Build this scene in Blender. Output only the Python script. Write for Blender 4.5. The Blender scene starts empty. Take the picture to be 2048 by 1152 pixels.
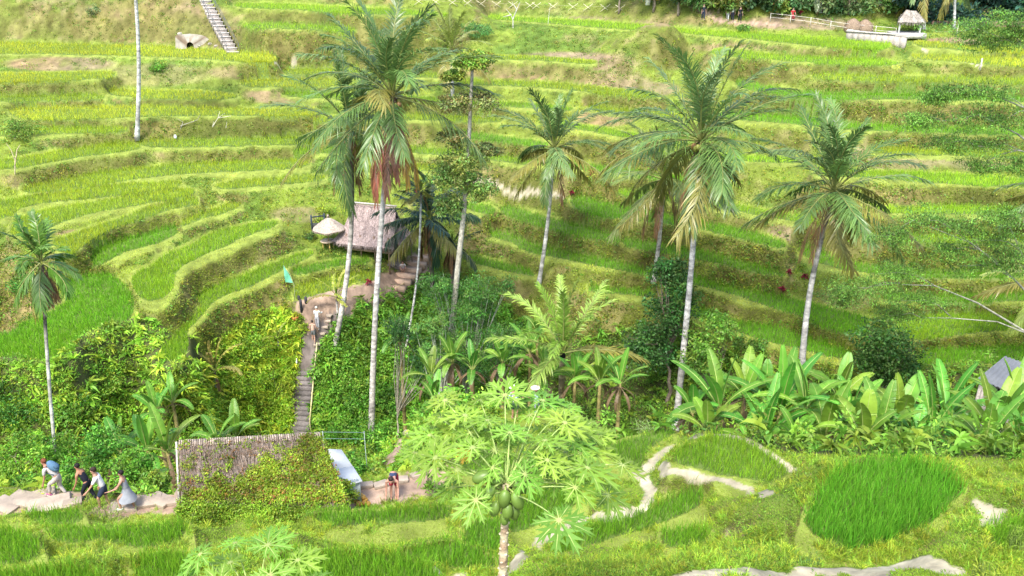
import bpy, math, random
import numpy as np
from mathutils import Vector, Matrix, Quaternion

R = math.radians
random.seed(7)
RS = np.random.RandomState(7)
S = bpy.context.scene
COL = S.collection

# ------------------------------------------------------------ camera, sky, sun
ZC = 36.0            # height of the camera above the valley datum
PITCH = R(23.0)
FPX = 1700.0         # focal length in pixels of the 2048 px wide photograph
cam_d = bpy.data.cameras.new('camera')
cam_d.sensor_width = 36.0
cam_d.lens = FPX / 2048 * 36
cam_d.clip_start = 0.1
cam_d.clip_end = 1200
cam = bpy.data.objects.new('camera', cam_d)
COL.objects.link(cam)
cam.location = (0, 0, ZC)
cam.rotation_euler = (R(90) - PITCH, 0, 0)
S.camera = cam

W = bpy.data.worlds.new('World')
S.world = W
W.use_nodes = True
nt = W.node_tree
bg = nt.nodes['Background']
sky = nt.nodes.new('ShaderNodeTexSky')
sky.sky_type = 'NISHITA'
sky.sun_disc = False
SUN_EL, SUN_ROT = 56.0, 200.0
sky.sun_elevation = R(SUN_EL)
sky.sun_rotation = R(SUN_ROT)
sky.air_density = 1.0
sky.dust_density = 3.0
sky.ozone_density = 1.0
nt.links.new(sky.outputs['Color'], bg.inputs['Color'])
bg.inputs['Strength'].default_value = 0.15
sun_d = bpy.data.lights.new('sun', 'SUN')
sun_d.energy = 1.8
sun_d.angle = R(14)
sun_d.color = (1.0, 0.965, 0.88)
sun = bpy.data.objects.new('sun', sun_d)
COL.objects.link(sun)
sun.location = (0, 0, 80)
_az = R(SUN_ROT)
_sd = Vector((math.sin(_az) * math.cos(R(SUN_EL)), math.cos(_az) * math.cos(R(SUN_EL)), math.sin(R(SUN_EL))))
sun.rotation_euler = _sd.to_track_quat('Z', 'Y').to_euler()
S.view_settings.view_transform = 'Standard'
S.view_settings.look = 'None'
S.view_settings.gamma = 1.0
S.view_settings.exposure = 1.6
S.cycles.use_denoising = True
S.cycles.max_bounces = 5
S.cycles.diffuse_bounces = 3
S.cycles.transmission_bounces = 3

# ------------------------------------------------------------ materials
_M = {}


def mat(name, rough=0.7, transl=0.0, nscale=3.0, namt=0.25, bump=0.0, bscale=20.0, spec=0.3, stretch=None, col=None):
    """procedural surface; the thing's own colour comes from its 'Col' attribute or from col"""
    if name in _M:
        return _M[name]
    m = bpy.data.materials.new(name)
    m.use_nodes = True
    t = m.node_tree
    b = t.nodes['Principled BSDF']
    b.inputs['Roughness'].default_value = rough
    b.inputs['Specular IOR Level'].default_value = spec
    tc = t.nodes.new('ShaderNodeTexCoord')
    src = tc.outputs['Object']
    if stretch:
        mp = t.nodes.new('ShaderNodeMapping')
        mp.inputs['Scale'].default_value = stretch
        t.links.new(src, mp.inputs['Vector'])
        src = mp.outputs['Vector']
    if col is None:
        at = t.nodes.new('ShaderNodeAttribute')
        at.attribute_name = 'Col'
        cs = at.outputs['Color']
    else:
        rg = t.nodes.new('ShaderNodeRGB')
        rg.outputs[0].default_value = (*col, 1)
        cs = rg.outputs[0]
    nz = t.nodes.new('ShaderNodeTexNoise')
    nz.inputs['Scale'].default_value = nscale
    nz.inputs['Detail'].default_value = 5
    t.links.new(src, nz.inputs['Vector'])
    mr = t.nodes.new('ShaderNodeMapRange')
    mr.inputs['From Min'].default_value = 0.3
    mr.inputs['From Max'].default_value = 0.7
    mr.inputs['To Min'].default_value = 1 - namt
    mr.inputs['To Max'].default_value = 1 + namt
    t.links.new(nz.outputs['Fac'], mr.inputs['Value'])
    vm = t.nodes.new('ShaderNodeVectorMath')
    vm.operation = 'SCALE'
    t.links.new(cs, vm.inputs[0])
    t.links.new(mr.outputs['Result'], vm.inputs['Scale'])
    t.links.new(vm.outputs['Vector'], b.inputs['Base Color'])
    if bump:
        n2 = t.nodes.new('ShaderNodeTexNoise')
        n2.inputs['Scale'].default_value = bscale
        n2.inputs['Detail'].default_value = 6
        t.links.new(src, n2.inputs['Vector'])
        bp = t.nodes.new('ShaderNodeBump')
        bp.inputs['Strength'].default_value = bump
        bp.inputs['Distance'].default_value = 0.05
        t.links.new(n2.outputs['Fac'], bp.inputs['Height'])
        t.links.new(bp.outputs['Normal'], b.inputs['Normal'])
    if transl:
        tr = t.nodes.new('ShaderNodeBsdfTranslucent')
        t.links.new(vm.outputs['Vector'], tr.inputs['Color'])
        mx = t.nodes.new('ShaderNodeMixShader')
        mx.inputs['Fac'].default_value = transl
        out = t.nodes['Material Output']
        t.links.new(b.outputs[0], mx.inputs[1])
        t.links.new(tr.outputs[0], mx.inputs[2])
        t.links.new(mx.outputs[0], out.inputs['Surface'])
    _M[name] = m
    return m


M_SOIL = mat('earth_and_turf', 0.95, 0, 1.2, 0.3, 0.8, 6, 0.1)
M_GRASS = mat('grass_blade', 0.6, 0.4, 0.25, 0.28, spec=0.2)
M_RICE = mat('rice_blade', 0.55, 0.4, 0.12, 0.18, spec=0.25)
M_LEAF = mat('leaf', 0.5, 0.35, 0.7, 0.25, spec=0.3)
M_FROND = mat('palm_leaflet', 0.36, 0.38, 0.8, 0.2, spec=0.5)
M_BANANA = mat('banana_leaf', 0.42, 0.38, 1.5, 0.18, 0.3, 9, spec=0.4)
M_BARK = mat('bark', 0.85, 0, 5, 0.4, 0.8, 14, 0.15)
M_PALMBARK = mat('palm_bark', 0.8, 0, 2.2, 0.55, 0.6, 10, 0.15, stretch=(1, 1, 2.2))
M_THATCH = mat('thatch', 0.95, 0, 9, 0.35, 0.9, 30, 0.1)
M_STONE = mat('stone', 0.9, 0, 2.2, 0.22, 0.5, 8, 0.15)
M_WOOD = mat('wood', 0.75, 0, 6, 0.3, 0.4, 20, 0.2)
M_METAL = mat('sheet_metal', 0.7, 0, 1.6, 0.12, 0.15, 5, 0.5)
M_FRUIT = mat('fruit_skin', 0.4, 0, 3, 0.2, 0.1, 20, 0.4)
M_CLOTH = mat('cloth', 0.9, 0, 8, 0.12, 0.2, 30, 0.1)


def cmat(col, rough=0.8, n='cloth_'):
    return mat(n + '%02x%02x%02x' % tuple(int(min(1, c) * 255) for c in col), rough, 0, 9, 0.12, 0.2, 30, 0.2, col=col)


# ------------------------------------------------------------ mesh helpers
def tag(o, label=None, cat=None, group=None, kind=None):
    if label:
        o['label'] = label
    if cat:
        o['category'] = cat
    if group:
        o['group'] = group
    if kind:
        o['kind'] = kind
    return o


def thing(name, label, cat, loc=(0, 0, 0), group=None):
    o = bpy.data.objects.new(name, None)
    o.empty_display_size = 0.2
    COL.objects.link(o)
    o.location = loc
    return tag(o, label, cat, group)


def nrm(v):
    return v / np.maximum(np.linalg.norm(v, axis=-1, keepdims=True), 1e-9)


class MB:
    def __init__(s):
        s.V, s.T, s.Q, s.C, s.MT, s.MQ, s.n = [], [], [], [], [], [], 0

    def add(s, V, T=None, Q=None, col=(0.5, 0.5, 0.5), m=0):
        V = np.asarray(V, float).reshape(-1, 3)
        c = np.asarray(col, float)
        if c.ndim == 1:
            c = np.tile(c, (len(V), 1))
        s.V.append(V)
        s.C.append(c)
        if T is not None and len(T):
            T = np.asarray(T, int).reshape(-1, 3)
            s.T.append(T + s.n)
            s.MT.append(np.full(len(T), m))
        if Q is not None and len(Q):
            Q = np.asarray(Q, int).reshape(-1, 4)
            s.Q.append(Q + s.n)
            s.MQ.append(np.full(len(Q), m))
        s.n += len(V)
        return s

    def tube(s, pts, rad, n=8, col=(0.4, 0.4, 0.4), m=0, cap=True, squash=None):
        P = np.asarray(pts, float)
        k = len(P)
        rad = np.broadcast_to(np.asarray(rad, float), (k,))
        tg = nrm(np.gradient(P, axis=0))
        ref = np.array([0.0, 0, 1]) if abs(tg[0][2]) < 0.9 else np.array([1.0, 0, 0])
        V = []
        sd = nrm(np.cross(tg[0], ref))
        for i in range(k):
            sd = nrm(sd - tg[i] * np.dot(sd, tg[i]))
            up = np.cross(sd, tg[i])
            a = np.arange(n) * 2 * np.pi / n
            V.append(P[i] + rad[i] * (np.cos(a)[:, None] * sd + np.sin(a)[:, None] * up * (squash or 1)))
        V = np.concatenate(V)
        Q = [(i * n + j, i * n + (j + 1) % n, (i + 1) * n + (j + 1) % n, (i + 1) * n + j) for i in range(k - 1) for j in range(n)]
        T = []
        if cap:
            V = np.concatenate([V, P[:1], P[-1:]])
            T = [(k * n, (j + 1) % n, j) for j in range(n)] + [(k * n + 1, (k - 1) * n + j, (k - 1) * n + (j + 1) % n) for j in range(n)]
        c = np.asarray(col, float)
        if c.ndim == 2:
            c = np.concatenate([np.repeat(c, n, 0)] + ([c[:1], c[-1:]] if cap else []))
        return s.add(V, T, Q, c, m)

    def box(s, c, size, rot=0.0, col=(0.5, 0.5, 0.5), m=0, rx=0.0, ry=0.0, jit=0.0):
        h = np.asarray(size, float) / 2
        V = np.array([[x, y, z] for x in (-1, 1) for y in (-1, 1) for z in (-1, 1)], float)
        if jit:
            V = V * (1 + RS.uniform(-jit, jit, V.shape))
        V = V * h
        M = np.array(Matrix.Rotation(rot, 3, 'Z') @ Matrix.Rotation(rx, 3, 'X') @ Matrix.Rotation(ry, 3, 'Y'))
        V = V @ M.T + np.asarray(c, float)
        return s.add(V, None, [(0, 1, 3, 2), (4, 6, 7, 5), (0, 4, 5, 1), (2, 3, 7, 6), (0, 2, 6, 4), (1, 5, 7, 3)], col, m)

    def ball(s, c, r, col=(0.5, 0.5, 0.5), nu=10, nv=7, m=0, M=None):
        V, Q = [], []
        r = np.broadcast_to(np.asarray(r, float), (3,))
        for i in range(nv + 1):
            th = np.pi * i / nv
            for j in range(nu):
                ph = 2 * np.pi * j / nu
                V.append((np.sin(th) * np.cos(ph), np.sin(th) * np.sin(ph), np.cos(th)))
        V = np.array(V) * r
        if M is not None:
            V = V @ np.asarray(M).T
        for i in range(nv):
            for j in range(nu):
                Q.append((i * nu + j, (i + 1) * nu + j, (i + 1) * nu + (j + 1) % nu, i * nu + (j + 1) % nu))
        return s.add(V + np.asarray(c, float), None, Q, col, m)

    def blades(s, base, d, side, L, Wd, droop, col, prof=((0, .6), (.5, 1), (1, 0)), m=0, tipcol=None):
        """N leaf blades at once: d growth, side across, droop = sag of the tip as a share of L"""
        N = len(base)
        L = np.broadcast_to(L, (N,))[:, None]
        Wd = np.broadcast_to(Wd, (N,))[:, None]
        droop = np.broadcast_to(droop, (N,))[:, None]
        col = np.broadcast_to(col, (N, 3))
        rows, cols = [], []
        idx = []
        n = 0
        for (t, w) in prof:
            c = base + d * (L * t)
            c = c - np.array([0, 0, 1.0]) * (droop * L * t * t)
            cc = col if tipcol is None else col * (1 - t) + tipcol * t
            if w == 0:
                rows.append(c)
                cols.append(cc)
                idx.append((n,))
                n += 1
            else:
                rows += [c - side * (Wd * w / 2), c + side * (Wd * w / 2)]
                cols += [cc, cc]
                idx.append((n, n + 1))
                n += 2
        V = np.stack(rows, 1).reshape(-1, 3)
        C = np.stack(cols, 1).reshape(-1, 3)
        off = (np.arange(N) * n)[:, None]
        for a, b in zip(idx[:-1], idx[1:]):
            if len(a) == 2 and len(b) == 2:
                s.Q.append(np.array([[a[0], a[1], b[1], b[0]]]) + off + s.n)
                s.MQ.append(np.full(N, m))
            elif len(a) == 2:
                s.T.append(np.array([[a[0], a[1], b[0]]]) + off + s.n)
                s.MT.append(np.full(N, m))
            else:
                s.T.append(np.array([[a[0], b[1], b[0]]]) + off + s.n)
                s.MT.append(np.full(N, m))
        s.V.append(V)
        s.C.append(C)
        s.n += len(V)
        return s

    def leaves(s, C, n_or_idx, rad, size, col, var=0.25, flat=0.5, m=0, asp=0.5, shell=0.45, light=None):
        """clouds of leaves round centres C (K,3); rad (K,) or (K,3)"""
        C = np.asarray(C, float).reshape(-1, 3)
        K = len(C)
        per = n_or_idx
        idx = np.repeat(np.arange(K), per)
        N = len(idx)
        rad = np.asarray(rad, float)
        if rad.ndim == 0:
            rad = np.full((K, 3), float(rad))
        elif rad.ndim == 1:
            rad = np.stack([rad, rad, rad * 0.8], 1) if len(rad) == K else np.tile(rad, (K, 1))
        u = nrm(RS.normal(size=(N, 3)))
        rr = (shell + (1 - shell) * RS.rand(N))[:, None]
        p = C[idx] + u * rr * rad[idx]
        d = nrm(u * 0.7 + RS.normal(size=(N, 3)) * 0.6 + np.array([0, 0, 0.1]))
        nn = nrm(np.array([0, 0, 1.0]) * flat + u * 0.6 + RS.normal(size=(N, 3)) * 0.45)
        sd = nrm(np.cross(d, nn))
        sz = size * RS.uniform(0.65, 1.35, N)
        col = np.broadcast_to(np.asarray(col, float), (K, 3))[idx]
        cv = col * (1 + var * RS.normal(size=(N, 1)).clip(-2, 2)) * (1 + 0.12 * RS.normal(size=(N, 3)))
        return s.blades(p, d, sd, sz, sz * asp, 0.15, np.clip(cv, 0.004, 1), m=m)

    def build(s, name, mats, parent=None, smooth=False):
        if not s.n:
            return None
        V = np.concatenate(s.V)
        C = np.concatenate(s.C)
        T = np.concatenate(s.T) if s.T else np.zeros((0, 3), int)
        Q = np.concatenate(s.Q) if s.Q else np.zeros((0, 4), int)
        me = bpy.data.meshes.new(name)
        me.vertices.add(len(V))
        org = np.zeros(3)
        if parent is None and len(V) < 200000:
            pass
        if parent is not None:
            p = parent
            off = np.zeros(3)
            while p is not None:
                off += np.array(p.location)
                p = p.parent
            V = V - off
        me.vertices.foreach_set('co', V.astype(np.float32).ravel())
        nl = len(T) * 3 + len(Q) * 4
        me.loops.add(nl)
        me.loops.foreach_set('vertex_index', np.concatenate([T.ravel(), Q.ravel()]).astype(np.int32))
        me.polygons.add(len(T) + len(Q))
        st = np.concatenate([np.arange(len(T)) * 3, len(T) * 3 + np.arange(len(Q)) * 4])
        me.polygons.foreach_set('loop_start', st.astype(np.int32))
        mi = np.concatenate((s.MT or [np.zeros(0)]) + (s.MQ or [np.zeros(0)]))
        if not isinstance(mats, (list, tuple)):
            mats = [mats]
        for m_ in mats:
            me.materials.append(m_)
        if len(mats) > 1:
            me.polygons.foreach_set('material_index', mi.astype(np.int32))
        if smooth:
            me.polygons.foreach_set('use_smooth', np.ones(len(T) + len(Q), bool))
        at = me.color_attributes.new('Col', 'FLOAT_COLOR', 'POINT')
        at.data.foreach_set('color', np.concatenate([C, np.ones((len(C), 1))], 1).astype(np.float32).ravel())
        me.update()
        me.validate()
        o = bpy.data.objects.new(name, me)
        COL.objects.link(o)
        if parent is not None:
            o.parent = parent
        return o


# ------------------------------------------------------------ sight lines: pixel of the photograph -> point of the place
CP, SP = math.cos(PITCH), math.sin(PITCH)


def ray(u, v):
    u, v = np.asarray(u, float), np.asarray(v, float)
    xr, yr = (u - 1024) / FPX, -(v - 576) / FPX
    y = CP + yr * SP
    return xr / y, (-SP + yr * CP) / y       # dx/dy, dz/dy


def at_y(u, v, y):
    a, k = ray(u, v)
    return np.stack([a * y, y * np.ones_like(a), ZC + k * y], -1)


def at_h(u, v, h):
    """point on the level h metres below the camera"""
    a, k = ray(u, v)
    return at_y(u, v, -h / k)


def project(P):
    P = np.asarray(P, float)
    x, y, z = P[..., 0], P[..., 1], P[..., 2] - ZC
    dpt = y * CP - z * SP
    up = y * SP + z * CP
    return 1024 + FPX * x / dpt, 576 - FPX * up / dpt


# ------------------------------------------------------------ terrain
NA, NQ = 980, 860
A_ = np.linspace(-1.0, 1.0, NA)
Q_ = np.linspace(math.log(8.0), math.log(175.0), NQ)
DA, DQ = A_[1] - A_[0], Q_[1] - Q_[0]
Y_ = np.exp(Q_)

PV = np.array([-80, -40, 14, 75, 165, 291, 428, 529, 654, 785, 913])
PH = np.array([4.6, 6, 8.8, 11.8, 15.2, 19.2, 22.8, 25.5, 28.8, 31.8, 34.0])


def sm(x, a, b):
    t = np.clip((x - a) / (b - a), 0, 1)
    return t * t * (3 - 2 * t)


def drop(u, v):
    ar = 40 + 95 * sm(v, 200, 450)
    al = 125 * sm(v, 260, 520)
    return sm(u, 900, 1750) * ar + np.clip((720 - u) / 700, 0, 1) * al


def h_far(u, v):
    return np.interp(v - drop(u, v), PV, PH)


ctrl = []
for u in np.arange(-350, 2500, 190):
    for v in (-60, -25, 14, 60, 110, 165, 220, 291, 360, 428, 480, 529, 590, 654, 715, 770):
        h = float(h_far(u, v))
        a, k = ray(u, v)
        y = -h / k
        if v > 700 and 700 < u < 1300:
            continue
        ctrl.append((float(a), math.log(y), h))
for (u, v, h) in [(-250, 1152, 14), (0, 1152, 13.5), (500, 1152, 13), (1024, 1152, 12.3), (1500, 1152, 11.3), (2048, 1152, 10.8),
                  (2350, 1152, 10.8), (0, 1090, 15.8), (400, 1080, 15.5), (700, 1080, 15), (1000, 1080, 14.5), (1300, 1080, 13.3),
                  (1700, 1090, 12.6), (2048, 1080, 12.2), (2300, 1060, 12.4), (-250, 1015, 18.2), (0, 1015, 18), (150, 1015, 18), (300, 1015, 18),
                  (450, 1015, 18), (600, 1015, 18.2), (780, 990, 19), (835, 960, 19.5), (950, 990, 17.5), (1100, 990, 16.4),
                  (1300, 990, 15), (1450, 970, 14.6), (1750, 1000, 13.6), (2048, 1000, 13), (2300, 980, 13),
                  (1200, 920, 17.5), (1050, 900, 19), (1280, 900, 16.5), (1450, 890, 15.8), (1600, 920, 15.2), (1800, 915, 14.6),
                  (2048, 960, 14), (2300, 950, 14), (790, 925, 21), (830, 855, 22.8), (930, 850, 21.8), (1030, 835, 21.8), (1150, 860, 20)]:
    p = at_h(u, v, h)
    ctrl.append((p[0] / p[1], math.log(p[1]), h))
for a in (-.95, -.75, -.55, -.4, -.25):
    ctrl += [(a, math.log(27), 21.0), (a, math.log(31), 24.5), (a, math.log(38), 29.8), (a, math.log(45), 33.0), (a, math.log(50.5), 33.8)]
ctrl += [(-.12, math.log(40), 28.0), (-.12, math.log(46), 31.5), (-.12, math.log(51), 32.8), (0.0, math.log(42), 26.5), (0.0, math.log(48), 31.3), (.08, math.log(43), 27.5),
         (.08, math.log(49), 31.0)]
for a in (.2, .35, .5, .65, .8, .95):
    ctrl += [(a, math.log(28.5), 19.6), (a, math.log(36), 26.2), (a, math.log(42), 30.0), (a, math.log(46), 30.6)]
for a in (-.95, -.5, 0, .5, .95):
    ctrl += [(a, math.log(12.6), 12.3), (a, math.log(11), 11.6), (a, math.log(8), 10.0), (a, math.log(160), 3.2), (a, math.log(175), 2.6)]
ctrl = np.array(ctrl)
cx, cy = ctrl[:, 0], ctrl[:, 1]


def tps(r2):
    return 0.5 * r2 * np.log(r2 + 1e-9)


n_ = len(ctrl)
Kx = tps((cx[:, None] - cx) ** 2 + (cy[:, None] - cy) ** 2) + np.eye(n_) * 2e-4
Pm = np.stack([np.ones(n_), cx, cy], 1)
Am = np.block([[Kx, Pm], [Pm.T, np.zeros((3, 3))]])
wv = np.linalg.solve(Am, np.concatenate([ctrl[:, 2], np.zeros(3)]))


def base_h(a, q):
    a, q = np.asarray(a, float).ravel(), np.asarray(q, float).ravel()
    out = np.zeros(len(a))
    for s0 in range(0, len(a), 60000):
        sl = slice(s0, s0 + 60000)
        out[sl] = tps((a[sl, None] - cx) ** 2 + (q[sl, None] - cy) ** 2) @ wv[:n_] + wv[n_] + wv[n_ + 1] * a[sl] + wv[n_ + 2] * q[sl]
    return out


# evaluated on every fourth node, then interpolated
ai, qi = np.arange(0, NA + 3, 4).clip(0, NA - 1), np.arange(0, NQ + 3, 4).clip(0, NQ - 1)
ai, qi = np.unique(ai), np.unique(qi)
AA, QQ = np.meshgrid(A_[ai], Q_[qi])
Hc = base_h(AA, QQ).reshape(AA.shape)
tmp = np.stack([np.interp(A_, A_[ai], r_) for r_ in Hc])
H0 = np.stack([np.interp(Q_, Q_[qi], tmp[:, j]) for j in range(NA)], 1)
ZB = ZC - H0                                   # (NQ, NA) smooth ground


def col_hit(Z, u, v, lo=11.0):
    """first ground point on the sight line of (u, v)"""
    a, k = ray(u, v)
    a, k = float(a), float(k)
    fj = np.clip((a - A_[0]) / DA, 0, NA - 1.001)
    j = int(fj)
    zc = Z[:, j] * (1 - fj + j) + Z[:, j + 1] * (fj - j)
    g = zc - (ZC + k * Y_)
    i0 = np.searchsorted(Y_, lo)
    w = np.where(g[i0:] > 0)[0]
    if len(w) == 0:
        i = NQ - 1
        y = Y_[i]
    else:
        i = max(w[0] + i0, 1)
        t = -g[i - 1] / (g[i] - g[i - 1] + 1e-12)
        y = Y_[i - 1] + np.clip(t, 0, 1) * (Y_[i] - Y_[i - 1])
    return np.array([a * y, y, float(np.interp(y, Y_, zc))])


def zat(x, y, Z=None):
    Z = ZG if Z is None else Z
    x, y = np.asarray(x, float), np.asarray(y, float)
    fi = np.clip((np.log(np.maximum(y, 8.01)) - Q_[0]) / DQ, 0, NQ - 1.001)
    fj = np.clip((x / y - A_[0]) / DA, 0, NA - 1.001)
    i, j = fi.astype(int), fj.astype(int)
    s, t = fi - i, fj - j
    return (Z[i, j] * (1 - s) * (1 - t) + Z[i + 1, j] * s * (1 - t) + Z[i, j + 1] * (1 - s) * t + Z[i + 1, j + 1] * s * t)


def smooth_poly(p, k=4):
    p = np.asarray(p, float)
    n = len(p)
    out = []
    for i in range(n):
        p0, p1, p2, p3 = p[i - 1], p[i], p[(i + 1) % n], p[(i + 2) % n]
        for t in np.arange(k) / k:
            out.append(0.5 * ((2 * p1) + (-p0 + p2) * t + (2 * p0 - 5 * p1 + 4 * p2 - p3) * t * t + (-p0 + 3 * p1 - 3 * p2 + p3) * t ** 3))
    return np.array(out)


def inside(poly, X, Y):
    r = np.zeros(X.shape, bool)
    n = len(poly)
    for i in range(n):
        x1, y1 = poly[i]
        x2, y2 = poly[(i + 1) % n]
        if y1 == y2:
            continue
        c = ((y1 > Y) != (y2 > Y)) & (X < (x2 - x1) * (Y - y1) / (y2 - y1) + x1)
        r ^= c
    return r


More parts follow.
